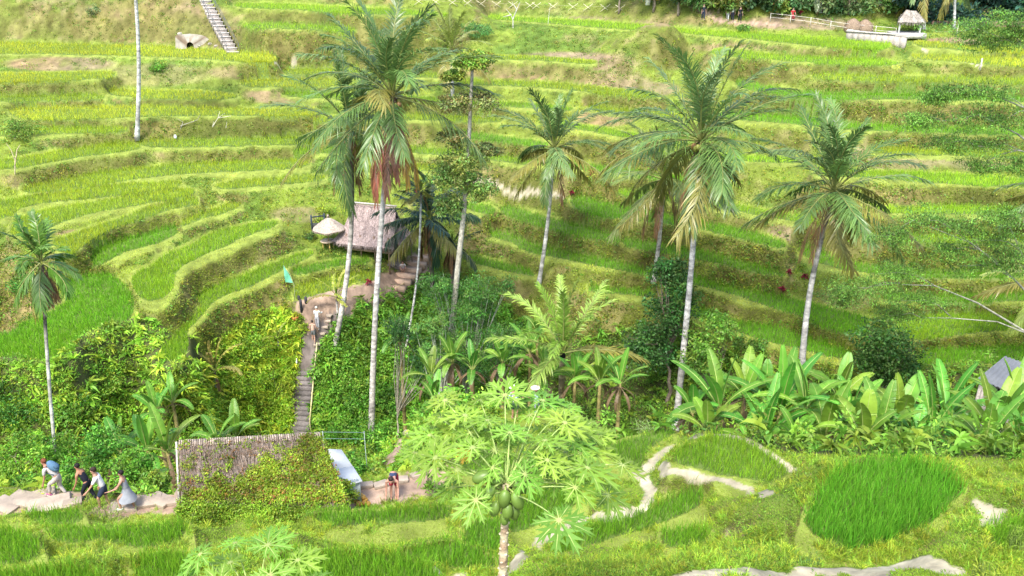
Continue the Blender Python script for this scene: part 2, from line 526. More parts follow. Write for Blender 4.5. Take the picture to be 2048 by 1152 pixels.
# rice fields as seen: outline in the photograph, tone, level (None = that of the slope)
FIELDS = [
    ([(-260, 84), (0, 86), (180, 91), (330, 95), (450, 103), (545, 113), (545, 124), (480, 124), (400, 118), (233, 112), (100, 109), (0, 109), (-260, 106)], 'Y', None),
    ([(-260, 146), (0, 147), (100, 146), (220, 145), (222, 155), (150, 161), (0, 165), (-260, 164)], 'Y', None),
    ([(225, 181), (300, 181), (400, 184), (465, 190), (470, 197), (400, 198), (300, 196), (225, 191)], 'Y', None),
    ([(30, 219), (150, 216), (300, 214), (450, 218), (620, 219), (620, 232), (450, 232), (300, 234), (150, 239), (60, 240), (25, 232)], 'Y', None),
    ([(490, 163), (600, 160), (680, 162), (680, 172), (600, 173), (500, 175)], 'Y', None),
    ([(-260, 330), (0, 320), (100, 306), (200, 293), (270, 289), (275, 300), (180, 313), (100, 326), (0, 341), (-260, 352)], 'L', None),
    ([(283, 284), (400, 281), (500, 279), (620, 275), (620, 288), (450, 294), (340, 296), (287, 293)], 'L', None),
    ([(60, 373), (160, 353), (260, 339), (350, 331), (450, 326), (600, 322), (600, 337), (450, 345), (350, 350), (280, 358), (180, 372), (100, 384), (50, 386)], 'L', None),
    ([(440, 368), (560, 357), (640, 352), (640, 363), (560, 370), (450, 379)], 'L', None),
    ([(-260, 430), (0, 402), (120, 387), (220, 372), (350, 364), (355, 374), (300, 384), (160, 400), (80, 408), (35, 422), (0, 440), (-260, 470)], 'L', None),
    ([(25, 452), (60, 428), (130, 414), (230, 400), (300, 388), (380, 378), (385, 390), (330, 401), (230, 419), (150, 438), (110, 452), (70, 470), (25, 472)], 'L', None),
    ([(110, 482), (173, 461), (233, 440), (293, 420), (366, 402), (393, 399), (393, 410), (333, 423), (300, 433), (250, 449), (213, 463), (160, 498), (140, 510), (112, 495)], 'L', None),
    ([(187, 509), (233, 486), (300, 467), (350, 454), (356, 466), (320, 486), (250, 506), (217, 525), (187, 530)], 'G', 22.1),
    ([(365, 444), (410, 426), (460, 410), (482, 412), (450, 427), (400, 440), (366, 454)], 'L', None),
    ([(307, 531), (333, 509), (383, 491), (417, 470), (467, 456), (547, 443), (548, 455), (493, 474), (450, 494), (383, 524), (353, 547), (347, 577), (327, 597), (293, 602), (277, 590), (263, 566), (277, 546)], 'M', 22.9),
    ([(137, 574), (150, 560), (200, 549), (230, 556), (256, 581), (268, 603), (261, 636), (217, 653), (167, 670), (148, 700), (127, 713), (87, 720), (60, 723), (0, 714), (-200, 720), (-200, 700), (0, 672), (50, 646), (117, 616), (133, 599)], 'G', 23.6),
    ([(620, 503), (567, 520), (500, 547), (450, 566), (404, 586), (397, 600), (399, 619), (369, 653), (335, 686), (316, 709), (322, 722), (350, 722), (373, 704), (378, 684), (377, 661), (407, 631), (433, 601), (500, 575), (567, 540), (623, 513)], 'M', 23.9),
    ([(588, 541), (633, 529), (683, 519), (735, 516), (735, 527), (683, 531), (633, 543), (592, 550)], 'G', 24.5),
    ([(590, 577), (633, 562), (683, 552), (745, 546), (745, 563), (700, 571), (633, 590), (597, 600), (587, 587)], 'L', 25.3),
    ([(483, 8), (600, 10), (700, 16), (880, 26), (880, 33), (700, 27), (600, 20), (483, 16)], 'B', None),
    ([(983, 32), (1050, 36), (1216, 46), (1365, 60), (1498, 66), (1598, 73), (1765, 82), (1765, 99), (1630, 92), (1530, 82), (1365, 68), (1250, 60), (1050, 44), (983, 40)], 'B', None),
    ([(1430, 100), (1515, 107), (1598, 115), (1780, 123), (1780, 130), (1630, 127), (1498, 117), (1430, 110)], 'B', None),
    ([(1835, 82), (1900, 88), (2022, 97), (2300, 108), (2300, 114), (2022, 106), (1900, 98), (1835, 92)], 'Y', None),
    ([(1830, 110), (1900, 113), (2048, 120), (2300, 128), (2300, 140), (2048, 132), (1900, 124), (1830, 118)], 'Y', None),
    ([(1480, 163), (1565, 180), (1665, 188), (1832, 191), (2000, 197), (2300, 203), (2300, 211), (2000, 204), (1832, 200), (1665, 199), (1548, 188), (1480, 176)], 'G', None),
    ([(900, 160), (980, 163), (1090, 167), (1230, 180), (1310, 188), (1310, 196), (1230, 190), (1090, 177), (980, 172), (900, 169)], 'L', None),
    ([(900, 108), (983, 111), (1080, 114), (1180, 122), (1180, 129), (1080, 122), (983, 119), (900, 116)], 'L', None),
    ([(1450, 226), (1598, 239), (1700, 248), (1860, 255), (2300, 268), (2300, 278), (1860, 265), (1700, 261), (1598, 250), (1450, 238)], 'G', None),
    ([(1100, 240), (1166, 251), (1230, 261), (1300, 273), (1300, 284), (1225, 272), (1166, 261), (1100, 250)], 'B', None),
    ([(900, 262), (1000, 274), (1085, 285), (1085, 294), (1000, 284), (900, 272)], 'G', None),
    ([(1640, 336), (1740, 343), (1825, 346), (1930, 350), (2048, 358), (2300, 372), (2300, 388), (2048, 375), (1930, 372), (1825, 364), (1740, 357), (1640, 350)], 'B', None),
    ([(1730, 412), (1800, 417), (1900, 415), (2048, 419), (2300, 430), (2300, 444), (2048, 436), (1950, 430), (1850, 430), (1730, 424)], 'B', None),
    ([(1143, 400), (1165, 394), (1216, 408), (1283, 421), (1365, 438), (1432, 451), (1498, 465), (1565, 485), (1565, 498), (1515, 487), (1448, 471), (1365, 453), (1266, 441), (1200, 434), (1150, 417)], 'G', None),
    ([(1600, 498), (1648, 508), (1708, 528), (1800, 539), (1900, 546), (2048, 545), (2300, 552), (2300, 562), (2048, 556), (1900, 558), (1800, 556), (1708, 544), (1665, 536), (1608, 513)], 'G', None),
    ([(933, 408), (983, 414), (990, 424), (973, 429), (933, 418)], 'G', None),
    ([(1000, 419), (1016, 413), (1066, 428), (1116, 442), (1183, 458), (1240, 480), (1230, 484), (1166, 474), (1116, 464), (1050, 444), (1006, 427)], 'G', None),
    ([(1250, 481), (1316, 488), (1365, 498), (1432, 511), (1498, 527), (1565, 547), (1562, 552), (1498, 543), (1432, 526), (1365, 513), (1300, 502), (1253, 492)], 'G', None),
    ([(980, 467), (1016, 467), (1066, 488), (1150, 508), (1216, 522), (1303, 541), (1385, 553), (1448, 572), (1515, 586), (1598, 603), (1715, 632), (1735, 640), (1728, 672), (1665, 660), (1618, 644), (1598, 631), (1532, 613), (1465, 590), (1382, 569), (1303, 553), (1216, 537), (1116, 517), (1050, 503), (1026, 487), (983, 474)], 'G', None),
    ([(1800, 640), (1900, 630), (1970, 630), (2048, 640), (2300, 650), (2300, 668), (2048, 662), (1930, 669), (1840, 680), (1800, 675)], 'M', None),
    ([(943, 515), (983, 522), (1050, 538), (1066, 547), (1063, 553), (1000, 540), (946, 527)], 'G', None),
    ([(1180, 574), (1210, 578), (1300, 585), (1300, 593), (1216, 588), (1180, 584)], 'G', None),
    ([(1340, 596), (1385, 611), (1430, 627), (1475, 645), (1565, 658), (1605, 675), (1698, 705), (1698, 720), (1648, 713), (1605, 700), (1532, 683), (1478, 666), (1400, 640), (1340, 612)], 'G', None),
    ([(1845, 706), (1920, 699), (2048, 696), (2300, 700), (2300, 726), (2048, 723), (1980, 728), (1845, 734)], 'G', None),
    ([(575, 140), (680, 142), (780, 146), (900, 150), (900, 157), (780, 153), (680, 150), (575, 148)], 'L', None),
    ([(580, 186), (700, 190), (880, 196), (1000, 204), (1130, 214), (1130, 221), (1000, 213), (880, 206), (700, 200), (580, 194)], 'M', None),
    ([(640, 236), (760, 232), (880, 232), (990, 238), (990, 246), (880, 242), (760, 242), (640, 246)], 'L', None),
    ([(600, 300), (720, 294), (860, 298), (960, 308), (1060, 322), (1060, 331), (960, 318), (860, 309), (720, 305), (600, 309)], 'M', None),
    ([(700, 338), (800, 332), (880, 334), (880, 343), (800, 343), (700, 348)], 'L', None),
    ([(1090, 322), (1200, 334), (1330, 352), (1450, 366), (1450, 376), (1330, 362), (1200, 345), (1090, 332)], 'G', None),
    ([(1250, 382), (1380, 398), (1500, 416), (1640, 440), (1640, 452), (1500, 428), (1380, 410), (1250, 392)], 'M', None),
    ([(1330, 304), (1450, 312), (1580, 318), (1580, 327), (1450, 322), (1330, 314)], 'B', None),
    ([(1190, 214), (1300, 226), (1400, 232), (1400, 240), (1300, 235), (1190, 223)], 'L', None),
    ([(1760, 300), (1880, 302), (2048, 308), (2300, 314), (2300, 322), (2048, 318), (1880, 312), (1760, 309)], 'L', None),
    ([(1640, 150), (1780, 154), (1900, 156), (2048, 160), (2300, 166), (2300, 174), (2048, 169), (1900, 165), (1780, 163), (1640, 158)], 'L', None),
    ([(1790, 470), (1900, 474), (2048, 476), (2300, 480), (2300, 492), (2048, 488), (1900, 487), (1790, 482)], 'M', None),
    ([(1780, 588), (1900, 592), (2048, 590), (2300, 594), (2300, 608), (2048, 604), (1900, 606), (1780, 602)], 'G', None),
    ([(-260, 268), (0, 262), (120, 258), (240, 256), (240, 264), (120, 268), (0, 273), (-260, 280)], 'L', None),
    ([(-260, 196), (0, 194), (110, 192), (200, 192), (200, 199), (110, 201), (0, 204), (-260, 206)], 'L', None),
    ([(500, 48), (620, 52), (700, 58), (700, 64), (620, 60), (500, 56)], 'B', None),
    # near side
    ([(60, 1032), (100, 1024), (160, 1024), (160, 1044), (110, 1050), (60, 1042)], 'D', 17.0),
    ([(100, 1060), (170, 1057), (270, 1057), (367, 1050), (368, 1075), (353, 1091), (283, 1098), (213, 1084), (150, 1088), (113, 1085)], 'D', 15.9),
    ([(-200, 1050), (0, 1062), (60, 1077), (80, 1100), (70, 1120), (0, 1130), (-200, 1125)], 'D', 15.4),
    ([(283, 1122), (366, 1112), (385, 1135), (380, 1200), (283, 1200), (275, 1150)], 'D', 14.3),
    ([(-200, 1150), (0, 1150), (140, 1144), (200, 1160), (200, 1210), (-200, 1210)], 'D', 13.6),
    ([(640, 1030), (783, 1022), (900, 1014), (900, 1028), (883, 1040), (750, 1052), (640, 1052)], 'D', 16.3),
    ([(806, 1105), (883, 1092), (933, 1088), (983, 1120), (983, 1138), (866, 1136), (810, 1117)], 'D', 14.2),
    ([(560, 1118), (683, 1112), (783, 1114), (866, 1142), (880, 1180), (860, 1215), (560, 1215)], 'D', 13.6),
    ([(933, 1060), (966, 1042), (1000, 1045), (1000, 1100), (960, 1105), (930, 1087)], 'D', 15.0),
    ([(1050, 998), (1150, 980), (1160, 1005), (1090, 1045), (1020, 1066), (1015, 1040)], 'D', 15.9),
    ([(1180, 1056), (1266, 1034), (1330, 1006), (1385, 982), (1405, 1000), (1390, 1022), (1340, 1042), (1283, 1060), (1200, 1085), (1110, 1122), (1095, 1112)], 'D', 15.6),
    ([(1213, 900), (1250, 882), (1316, 864), (1350, 866), (1300, 897), (1284, 930), (1268, 945), (1233, 930)], 'D', 16.8),
    ([(1352, 905), (1408, 884), (1432, 872), (1475, 878), (1530, 907), (1574, 938), (1565, 955), (1541, 968), (1511, 962), (1452, 955), (1411, 941), (1352, 930)], 'N', 15.2),
    ([(1655, 965), (1698, 938), (1760, 925), (1830, 931), (1890, 955), (1922, 985), (1895, 1012), (1862, 1048), (1810, 1074), (1750, 1096), (1690, 1101), (1640, 1084), (1612, 1052), (1625, 1008)], 'E', 13.4),
    ([(1985, 1058), (2048, 1044), (2250, 1040), (2250, 1090), (2048, 1090), (1990, 1103)], 'D', 12.3),
    ([(1330, 1068), (1400, 1062), (1412, 1085), (1335, 1100)], 'D', 14.3),
    ([(930, 925), (1010, 918), (1120, 925), (1120, 950), (1010, 960), (925, 950)], 'D', 18.2),
    # trodden level ground
    ([(-200, 1034), (-200, 978), (0, 980), (60, 980), (160, 986), (240, 994), (350, 992), (440, 994), (440, 1016), (340, 1024), (250, 1036), (215, 1034), (160, 1018), (60, 1030)], 'P', 17.9),
    ([(676, 1016), (690, 964), (760, 958), (850, 940), (880, 950), (850, 985), (800, 1003), (730, 1020)], 'P', 18.6),
    ([(960, 852), (960, 822), (1120, 818), (1120, 850)], 'P', 21.5),
]
LAB = np.zeros((NQ, NA), np.int32)
GA, GQ = np.meshgrid(A_, Q_)
LEV = [0.0]
FPOLY = []
# level of each field: that of the slope, then settled so that every field lies below and in front of the one above it
SPL = [smooth_poly(f[0], 3) for f in FIELDS]
HL = np.array([ZC - np.mean([col_hit(ZB, *p)[2] for p in pl[::3] if -100 < p[0] < 2150] or [ZC - 14]) if f[2] is None else f[2] for pl, f in zip(SPL, FIELDS)])
PAIRS = []
NEAR0 = next(i for i, f in enumerate(FIELDS) if f[0][0] == (60, 1032))
for uu in np.arange(-200, 2290, 12):
    seg = []
    for k, pl in enumerate(SPL):
        x1, y1 = pl[:, 0], pl[:, 1]
        x2, y2 = np.roll(x1, -1), np.roll(y1, -1)
        m_ = (x1 > uu) != (x2 > uu)
        if m_.any():
            vv = np.sort(y1[m_] + (uu - x1[m_]) / (x2[m_] - x1[m_]) * (y2[m_] - y1[m_]))
            for q in range(0, len(vv) - 1, 2):
                seg.append((vv[q], vv[q + 1], k))
    seg.sort()
    for s1, s2 in zip(seg[:-1], seg[1:]):
        if s1[2] != s2[2] and (s1[2] < NEAR0) == (s2[2] < NEAR0):
            PAIRS.append((s1[2], s2[2], float(-ray(uu, s1[1])[1]), float(-ray(uu, s2[0])[1])))
HL0 = HL.copy()
for it in range(400):
    dl = np.zeros(len(HL))
    nn_ = np.zeros(len(HL))
    for (i, j, ki, kj) in PAIRS:
        lo_ = 0.35
        e1 = HL[i] + lo_ - HL[j]
        e2 = HL[j] - kj * (HL[i] / ki - 0.45)
        e = 0.0
        if e2 > 0:
            e = -e2
        elif e1 > 0:
            e = min(e1, max(0, -e2))
        if e:
            dl[i] -= e * .5
            dl[j] += e * .5
            nn_[i] += 1
            nn_[j] += 1
    HL[:NEAR0] += np.where(nn_ > 0, dl / np.maximum(nn_, 1), 0)[:NEAR0] + ((HL0 - HL) * .03)[:NEAR0]

for k, (pl, tone, h) in enumerate(FIELDS):
    pl = SPL[k]
    z = ZC - HL[k]
    LEV.append(z)
    P3 = at_h(pl[:, 0], pl[:, 1], ZC - z)
    pa = np.stack([P3[:, 0] / P3[:, 1], np.log(P3[:, 1])], 1)
    FPOLY.append(pa)
    i0, i1 = np.searchsorted(Q_, [pa[:, 1].min(), pa[:, 1].max()])
    j0, j1 = np.searchsorted(A_, [pa[:, 0].min(), pa[:, 0].max()])
    if i1 <= i0 or j1 <= j0:
        continue
    ins = inside(pa, GA[i0:i1, j0:j1], GQ[i0:i1, j0:j1])
    LAB[i0:i1, j0:j1][ins] = k + 1
LEV = np.array(LEV)
PLAT = np.isin(LAB, [k + 1 for k, f in enumerate(FIELDS) if f[1] == 'P'])
FIELD = (LAB > 0) & ~PLAT
GY = np.exp(GQ)
LB = LAB.copy()
BW = np.array([1.0] + [{(307, 531): 1.8, (187, 509): 1.4, (110, 482): 1.3}.get(f[0][0], 1.0) for f in FIELDS])
cell = DQ * GY
for it in range(26):
    reach = it * cell
    for sh, ax, lim in ((-1, 0, 0.85), (1, 1, 0.3), (-1, 1, 0.3), (1, 0, 0.12)):
        nb = np.roll(LB, sh, ax)
        m_ = (LB == 0) & (nb > 0) & (reach < lim * BW[nb])
        if sh == -1 and ax == 0:
            m_[-1] = False
        LB[m_] = nb[m_]
BUND = (LB > 0) & ~FIELD & ~PLAT
FIX = LB > 0
c = np.where(FIX, LEV[LB] - ZB, 0.0)
lam = 1.0 / 60 ** 2
for it in range(500):
    a4 = c.copy()
    a4[1:-1, 1:-1] = (c[:-2, 1:-1] + c[2:, 1:-1] + c[1:-1, :-2] + c[1:-1, 2:]) / (4 + lam)
    c = np.where(FIX, c, a4)
ZG = ZB + c
for it in range(5):                          # rounded, slumped lips
    zs = ZG.copy()
    zs[1:-1, 1:-1] = (ZG[:-2, 1:-1] + ZG[2:, 1:-1] + ZG[1:-1, :-2] + ZG[1:-1, 2:]) / 4
    ZG = np.where(FIELD, ZG, ZG * .3 + zs * .7)


def vnoise(X, Y, sc, seed=0):
    """smooth value noise"""
    x, y = X / sc + seed * 17.3, Y / sc + seed * 9.7
    xi, yi = np.floor(x).astype(np.int64), np.floor(y).astype(np.int64)
    fx, fy = x - xi, y - yi
    fx, fy = fx * fx * (3 - 2 * fx), fy * fy * (3 - 2 * fy)

    def hsh(i, j):
        n = (i * 374761393 + j * 668265263 + seed * 1442695041) & 0x7fffffff
        n = ((n ^ (n >> 13)) * 1274126177) & 0x7fffffff
        return ((n ^ (n >> 16)) & 0xffff) / 65535.0
    return (hsh(xi, yi) * (1 - fx) * (1 - fy) + hsh(xi + 1, yi) * fx * (1 - fy) + hsh(xi, yi + 1) * (1 - fx) * fy + hsh(xi + 1, yi + 1) * fx * fy)


GX = GA * GY
WILD = ~FIX
rough = (vnoise(GX, GY, 1.1, 1) - .5) * 0.4 + (vnoise(GX, GY, 2.2, 6) - .5) * .9 * (GY < 30) + (vnoise(GX, GY, 0.45, 2) - .5) * 0.16
dist = np.where(FIX, 0.0, 30.0)
for it in range(14):
    dist[1:-1, 1:-1] = np.minimum(dist[1:-1, 1:-1], np.minimum(np.minimum(dist[:-2, 1:-1], dist[2:, 1:-1]), np.minimum(dist[1:-1, :-2], dist[1:-1, 2:])) + 1)
ZG = ZG + rough * np.clip(dist / 10, 0, 1)
ZG = ZG + np.where(BUND, 0.07 + (vnoise(GX, GY, 0.7, 5) - .5) * 0.16, 0)


# grassy ridges of the near bank
for pl, rad, amp in (([(1645, 932), (1570, 1000), (1500, 1075), (1400, 1112)], .9, .5), ([(1380, 1130), (1480, 1128), (1600, 1118)], .35, .22), ([(700, 1075), (800, 1078), (880, 1062)], .5, .2),
                     ([(1930, 985), (1900, 1050), (1840, 1090)], .6, .3), ([(1560, 1060), (1600, 1090), (1660, 1115)], .5, .25), ([(1180, 1110), (1280, 1090), (1330, 1060)], .5, .2), ([(160, 1105), (230, 1108), (300, 1108)], .4, .18)):
    pp = np.array([col_hit(ZG, *q) for q in pl])[:, :2]
    i0, i1 = np.searchsorted(Y_, [pp[:, 1].min() - 3, pp[:, 1].max() + 3])
    X_, Yy_ = GX[i0:i1], GY[i0:i1]
    best = np.full(X_.shape, 1e9)
    for (x1, y1), (x2, y2) in zip(pp[:-1], pp[1:]):
        dx, dy = x2 - x1, y2 - y1
        t = np.clip(((X_ - x1) * dx + (Yy_ - y1) * dy) / (dx * dx + dy * dy), 0, 1)
        best = np.minimum(best, np.hypot(X_ - x1 - t * dx, Yy_ - y1 - t * dy))
    ZG[i0:i1] += np.exp(-(best / rad) ** 2) * amp * np.clip(dist[i0:i1] / 8, 0, 1)


def gp(u, v, dz=0.0):
    p = col_hit(ZG, u, v)
    p[2] += dz
    return p


def gxy(x, y, dz=0.0):
    return np.array([x, y, float(zat(x, y)) + dz])


# ---- paths: polylines in the photograph with half widths in metres, tone
PATHS = [
    ([(600, 858), (606, 800), (612, 740), (618, 700), (626, 675), (640, 650), (655, 628), (675, 612), (692, 598)], 0.62, 'dark'),
    ([(612, 610), (640, 593), (690, 583), (740, 580), (782, 575)], 0.75, 'clay'),
    ([(780, 575), (805, 560), (832, 543), (842, 530)], 1.0, 'clay'),
    ([(888, 354), (950, 363), (1000, 372), (1060, 384), (1125, 396)], 0.16, 'pale'),
    ([(785, 932), (795, 900), (812, 876), (835, 848)], 0.5, 'clay'),
    ([(690, 1000), (740, 990), (800, 978), (840, 968), (870, 955)], 0.75, 'clay'),
    ([(690, 985), (760, 975), (840, 960)], 0.4, 'clay'),
    ([(-60, 1022), (0, 1016), (70, 1004), (140, 1000)], 0.55, 'clay'),
    ([(225, 1018), (280, 1010), (340, 1006), (400, 1008)], 0.6, 'clay'),
    ([(1318, 913), (1350, 892), (1400, 873), (1440, 866), (1478, 874), (1530, 903), (1582, 938)], 0.17, 'pale'),
    ([(1318, 913), (1298, 932), (1275, 948), (1290, 962), (1299, 985), (1290, 1012), (1215, 1034), (1165, 1046), (1125, 1062), (1080, 1082), (1040, 1110), (1005, 1150)], 0.19, 'pale'),
    ([(1300, 932), (1335, 946), (1400, 952), (1450, 962), (1500, 979), (1535, 990)], 0.14, 'pale'),
    ([(1350, 1165), (1420, 1152), (1520, 1146), (1620, 1138), (1690, 1140), (1760, 1146)], 0.22, 'pale'),
    ([(1740, 1155), (1810, 1128), (1850, 1122), (1900, 1140)], 0.27, 'pale'),
    ([(1960, 1012), (1990, 1024), (1980, 1045)], 0.2, 'pale'),
    ([(860, 1150), (930, 1150), (1000, 1156)], 0.13, 'pale'),
    ([(480, 122), (540, 126), (590, 122)], 0.22, 'pale'),
    ([(1365, 0), (1430, 40), (1500, 48), (1560, 50)], 0.22, 'clay'),
    ([(1845, 96), (1900, 122), (1960, 130)], 0.16, 'pale'),
    ([(1140, 398), (1200, 428), (1300, 444)], 0.14, 'turf'),
]
PATHM = np.zeros((NQ, NA), np.float32)      # 0 none, else tone weight
PTONE = np.zeros((NQ, NA, 3))
TONES = {'dark': (.13, .11, .10), 'clay': (.27, .195, .145), 'pale': (.34, .29, .23), 'turf': (.3, .36, .12)}


def dist_poly(X, Y, pts):
    best = np.full(X.shape, 1e9)
    for (x1, y1), (x2, y2) in zip(pts[:-1], pts[1:]):
        dx, dy = x2 - x1, y2 - y1
        t = np.clip(((X - x1) * dx + (Y - y1) * dy) / (dx * dx + dy * dy + 1e-9), 0, 1)
        best = np.minimum(best, np.hypot(X - x1 - t * dx, Y - y1 - t * dy))
    return best


for pl, hw, tone in PATHS:
    G3 = np.array([gp(*p) for p in pl])
    a0, a1 = (G3[:, 0] / G3[:, 1]).min(), (G3[:, 0] / G3[:, 1]).max()
    y0, y1 = G3[:, 1].min() - 2, G3[:, 1].max() + 2
    j0, j1 = np.searchsorted(A_, [a0 - 2 / y0, a1 + 2 / y0])
    i0, i1 = np.searchsorted(Y_, [y0, y1])
    sl = (slice(i0, i1), slice(j0, j1))
    dd = dist_poly(GX[sl], GY[sl], G3[:, :2]) + (vnoise(GX[sl], GY[sl], 0.5, 3) - .5) * 0.5 * hw + (vnoise(GX[sl], GY[sl], 0.16, 4) - .5) * 0.7 * hw
    w = np.clip((hw * 1.15 - dd) / (0.3 * hw), 0, 1) * (~FIELD[sl] if tone != 'dark' else 1)
    PATHM[sl] = np.maximum(PATHM[sl], w)
    PTONE[sl] = np.where((w > 0)[..., None], np.array(TONES[tone]) * (.72 + .5 * vnoise(GX[sl], GY[sl], .22, 41) + .3 * vnoise(GX[sl], GY[sl], .07, 42))[..., None] * (np.array([.9, .95, .85]) if tone == 'pale' else 1), PTONE[sl])
for it in range(6):                          # walking wears the path smooth
    zs = ZG.copy()
    zs[1:-1, 1:-1] = (ZG[:-2, 1:-1] + ZG[2:, 1:-1] + ZG[1:-1, :-2] + ZG[1:-1, 2:]) / 4
    ZG = ZG + (zs - ZG) * np.clip(PATHM, 0, 1)

PU, PVV = project(np.stack([GX, GY, ZG], -1))
def poly_mask(p):
    return inside(smooth_poly(p, 2), PU, PVV)


n1, n2, n3 = vnoise(GX, GY, 3.0, 11), vnoise(GX, GY, 0.9, 12), vnoise(GX, GY, 7.0, 13)
Z_q = np.gradient(ZG, DQ, axis=0)
Z_a = np.gradient(ZG, DA, axis=1)
NX, NY = -Z_a / GY, -(Z_q - GA * Z_a) / GY
slope = np.hypot(NX, NY)
# share of the sight each patch of ground takes up (for spreading small plants evenly)
_r = np.sqrt(GX ** 2 + GY ** 2 + (ZG - ZC) ** 2)
FACE = np.clip((-NX * GX - NY * GY + (ZC - ZG)) / _r, .06, 14)
TC = np.zeros((NQ, NA, 3))
turf = np.array([.15, .20, .035])
turf2 = np.array([.10, .16, .03])
brown = np.array([.23, .165, .10])
TC[:] = turf * (0.8 + .4 * n2[..., None])
mixg = np.clip((n1 - .45) * 3, 0, 1)[..., None]
TC = TC * (1 - mixg) + turf2 * (0.8 + .4 * n2[..., None]) * mixg
SOILM = np.clip(sm(slope, .55, 1.1) * sm(n1 * .55 + n2 * .45, .40, .62), 0, 1) * (GY > 48)
# bare or rust coloured banks where the photograph shows them
BLOBS = [(330, 40, 130, 38, .85), (200, 45, 110, 25, .5), (430, 80, 60, 22, .7), (600, 100, 70, 14, .8), (120, 128, 110, 14, .7), (300, 150, 120, 22, .35), (500, 145, 90, 14, .6),
         (60, 190, 110, 22, .7), (560, 190, 70, 18, .7), (560, 252, 80, 18, .6), (230, 325, 60, 10, .7), (90, 360, 90, 22, .45), (60, 625, 110, 26, .9), (30, 560, 60, 30, .4),
         (1130, 118, 120, 14, .8), (1210, 128, 70, 14, .7), (1080, 148, 100, 14, .8), (1220, 165, 80, 20, .7), (1300, 178, 60, 14, .6), (1210, 235, 60, 18, .6),
         (1450, 95, 80, 8, .6), (1680, 103, 100, 8, .8), (1560, 45, 70, 14, .8), (1650, 48, 60, 12, .8), (1180, 40, 60, 8, .6), (1300, 48, 50, 7, .7),
         (1560, 222, 60, 20, .6), (1760, 215, 60, 22, .6), (1800, 310, 120, 30, .55), (1960, 320, 90, 22, .6), (1900, 395, 160, 18, .6), (1620, 460, 90, 30, .8), (1720, 490, 80, 26, .8),
         (1480, 430, 70, 20, .6), (1850, 580, 120, 20, .5), (1680, 600, 70, 25, .4), (1400, 600, 80, 12, .6), (1260, 505, 70, 10, .5), (1250, 470, 90, 8, .5),
         (130, 425, 60, 10, .6), (150, 468, 40, 8, .7), (330, 435, 60, 6, .6), (345, 503, 36, 10, .7), (450, 535, 60, 12, .5), (365, 630, 24, 30, .8), (260, 680, 50, 16, .7),
         (560, 565, 30, 16, .6), (600, 430, 60, 16, .5), (1900, 560, 70, 12, .3), (2040, 20, 80, 20, .9), (1380, 975, 60, 24, .5), (1870, 1040, 60, 24, .3), (1470, 1065, 24, 12, .9), (1900, 85, 60, 10, .8)]
for (bu, bv, ru, rv, s_) in BLOBS:
    e = ((PU - bu) / ru) ** 2 + ((PVV - bv) / rv) ** 2
    SOILM = np.maximum(SOILM, np.clip((1.35 - e) * 1.6, 0, 1) * min(1, s_ * 1.25) * np.clip(.45 + 1.3 * n2, 0, 1))
SOILM[BUND] *= 0.25
soilc = brown * (0.7 + .6 * n2[..., None]) * (1 + .25 * (n3[..., None] - .5) * np.array([1, -.2, -.6]))
TC = TC * (1 - SOILM[..., None]) + soilc * SOILM[..., None]
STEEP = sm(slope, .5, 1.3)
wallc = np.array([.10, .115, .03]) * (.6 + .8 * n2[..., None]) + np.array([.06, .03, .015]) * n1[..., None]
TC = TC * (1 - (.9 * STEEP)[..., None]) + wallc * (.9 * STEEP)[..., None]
TC = np.where((BUND & (slope < .6))[..., None], np.array([.20, .25, .05]) * (0.85 + .3 * n2[..., None]), TC)
TC = np.where(FIELD[..., None], np.array([.10, .15, .035]), TC)
# jungle floor: litter soil, darkened to put in the shade under the undergrowth
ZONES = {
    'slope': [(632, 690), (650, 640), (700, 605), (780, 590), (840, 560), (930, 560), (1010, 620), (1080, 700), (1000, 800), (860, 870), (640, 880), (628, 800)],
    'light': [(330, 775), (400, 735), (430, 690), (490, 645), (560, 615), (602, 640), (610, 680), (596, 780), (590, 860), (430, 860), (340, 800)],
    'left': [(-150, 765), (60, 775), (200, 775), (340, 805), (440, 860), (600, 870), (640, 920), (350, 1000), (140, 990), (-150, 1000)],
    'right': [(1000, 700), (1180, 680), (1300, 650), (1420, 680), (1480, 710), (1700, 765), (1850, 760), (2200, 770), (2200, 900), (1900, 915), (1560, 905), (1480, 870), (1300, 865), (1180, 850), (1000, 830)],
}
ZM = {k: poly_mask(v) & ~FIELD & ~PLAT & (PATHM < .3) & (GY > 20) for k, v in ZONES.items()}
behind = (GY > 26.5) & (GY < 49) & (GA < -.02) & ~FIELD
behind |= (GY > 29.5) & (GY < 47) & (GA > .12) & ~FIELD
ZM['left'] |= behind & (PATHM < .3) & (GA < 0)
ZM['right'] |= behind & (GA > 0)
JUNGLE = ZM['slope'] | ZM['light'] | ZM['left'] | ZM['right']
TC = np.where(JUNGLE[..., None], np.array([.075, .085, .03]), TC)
TC = TC * (1 - PATHM[..., None]) + PTONE * (0.8 + .4 * n2[..., None]) * PATHM[..., None]


def grid_mesh(name, Z, C, mat_, step=1):
    mb = MB()
    V = np.stack([GX, GY, Z], -1).reshape(-1, 3)
    I = np.arange(NQ * NA).reshape(NQ, NA)
    Q = np.stack([I[:-1, :-1], I[:-1, 1:], I[1:, 1:], I[1:, :-1]], -1).reshape(-1, 4)
    mb.add(V, None, Q, C.reshape(-1, 3))
    return mb.build(name, mat_, smooth=True)


tag(grid_mesh('terraced_ground', ZG, TC, M_SOIL), 'green terraced hillside ground of banks and bunds round the rice', kind='structure')
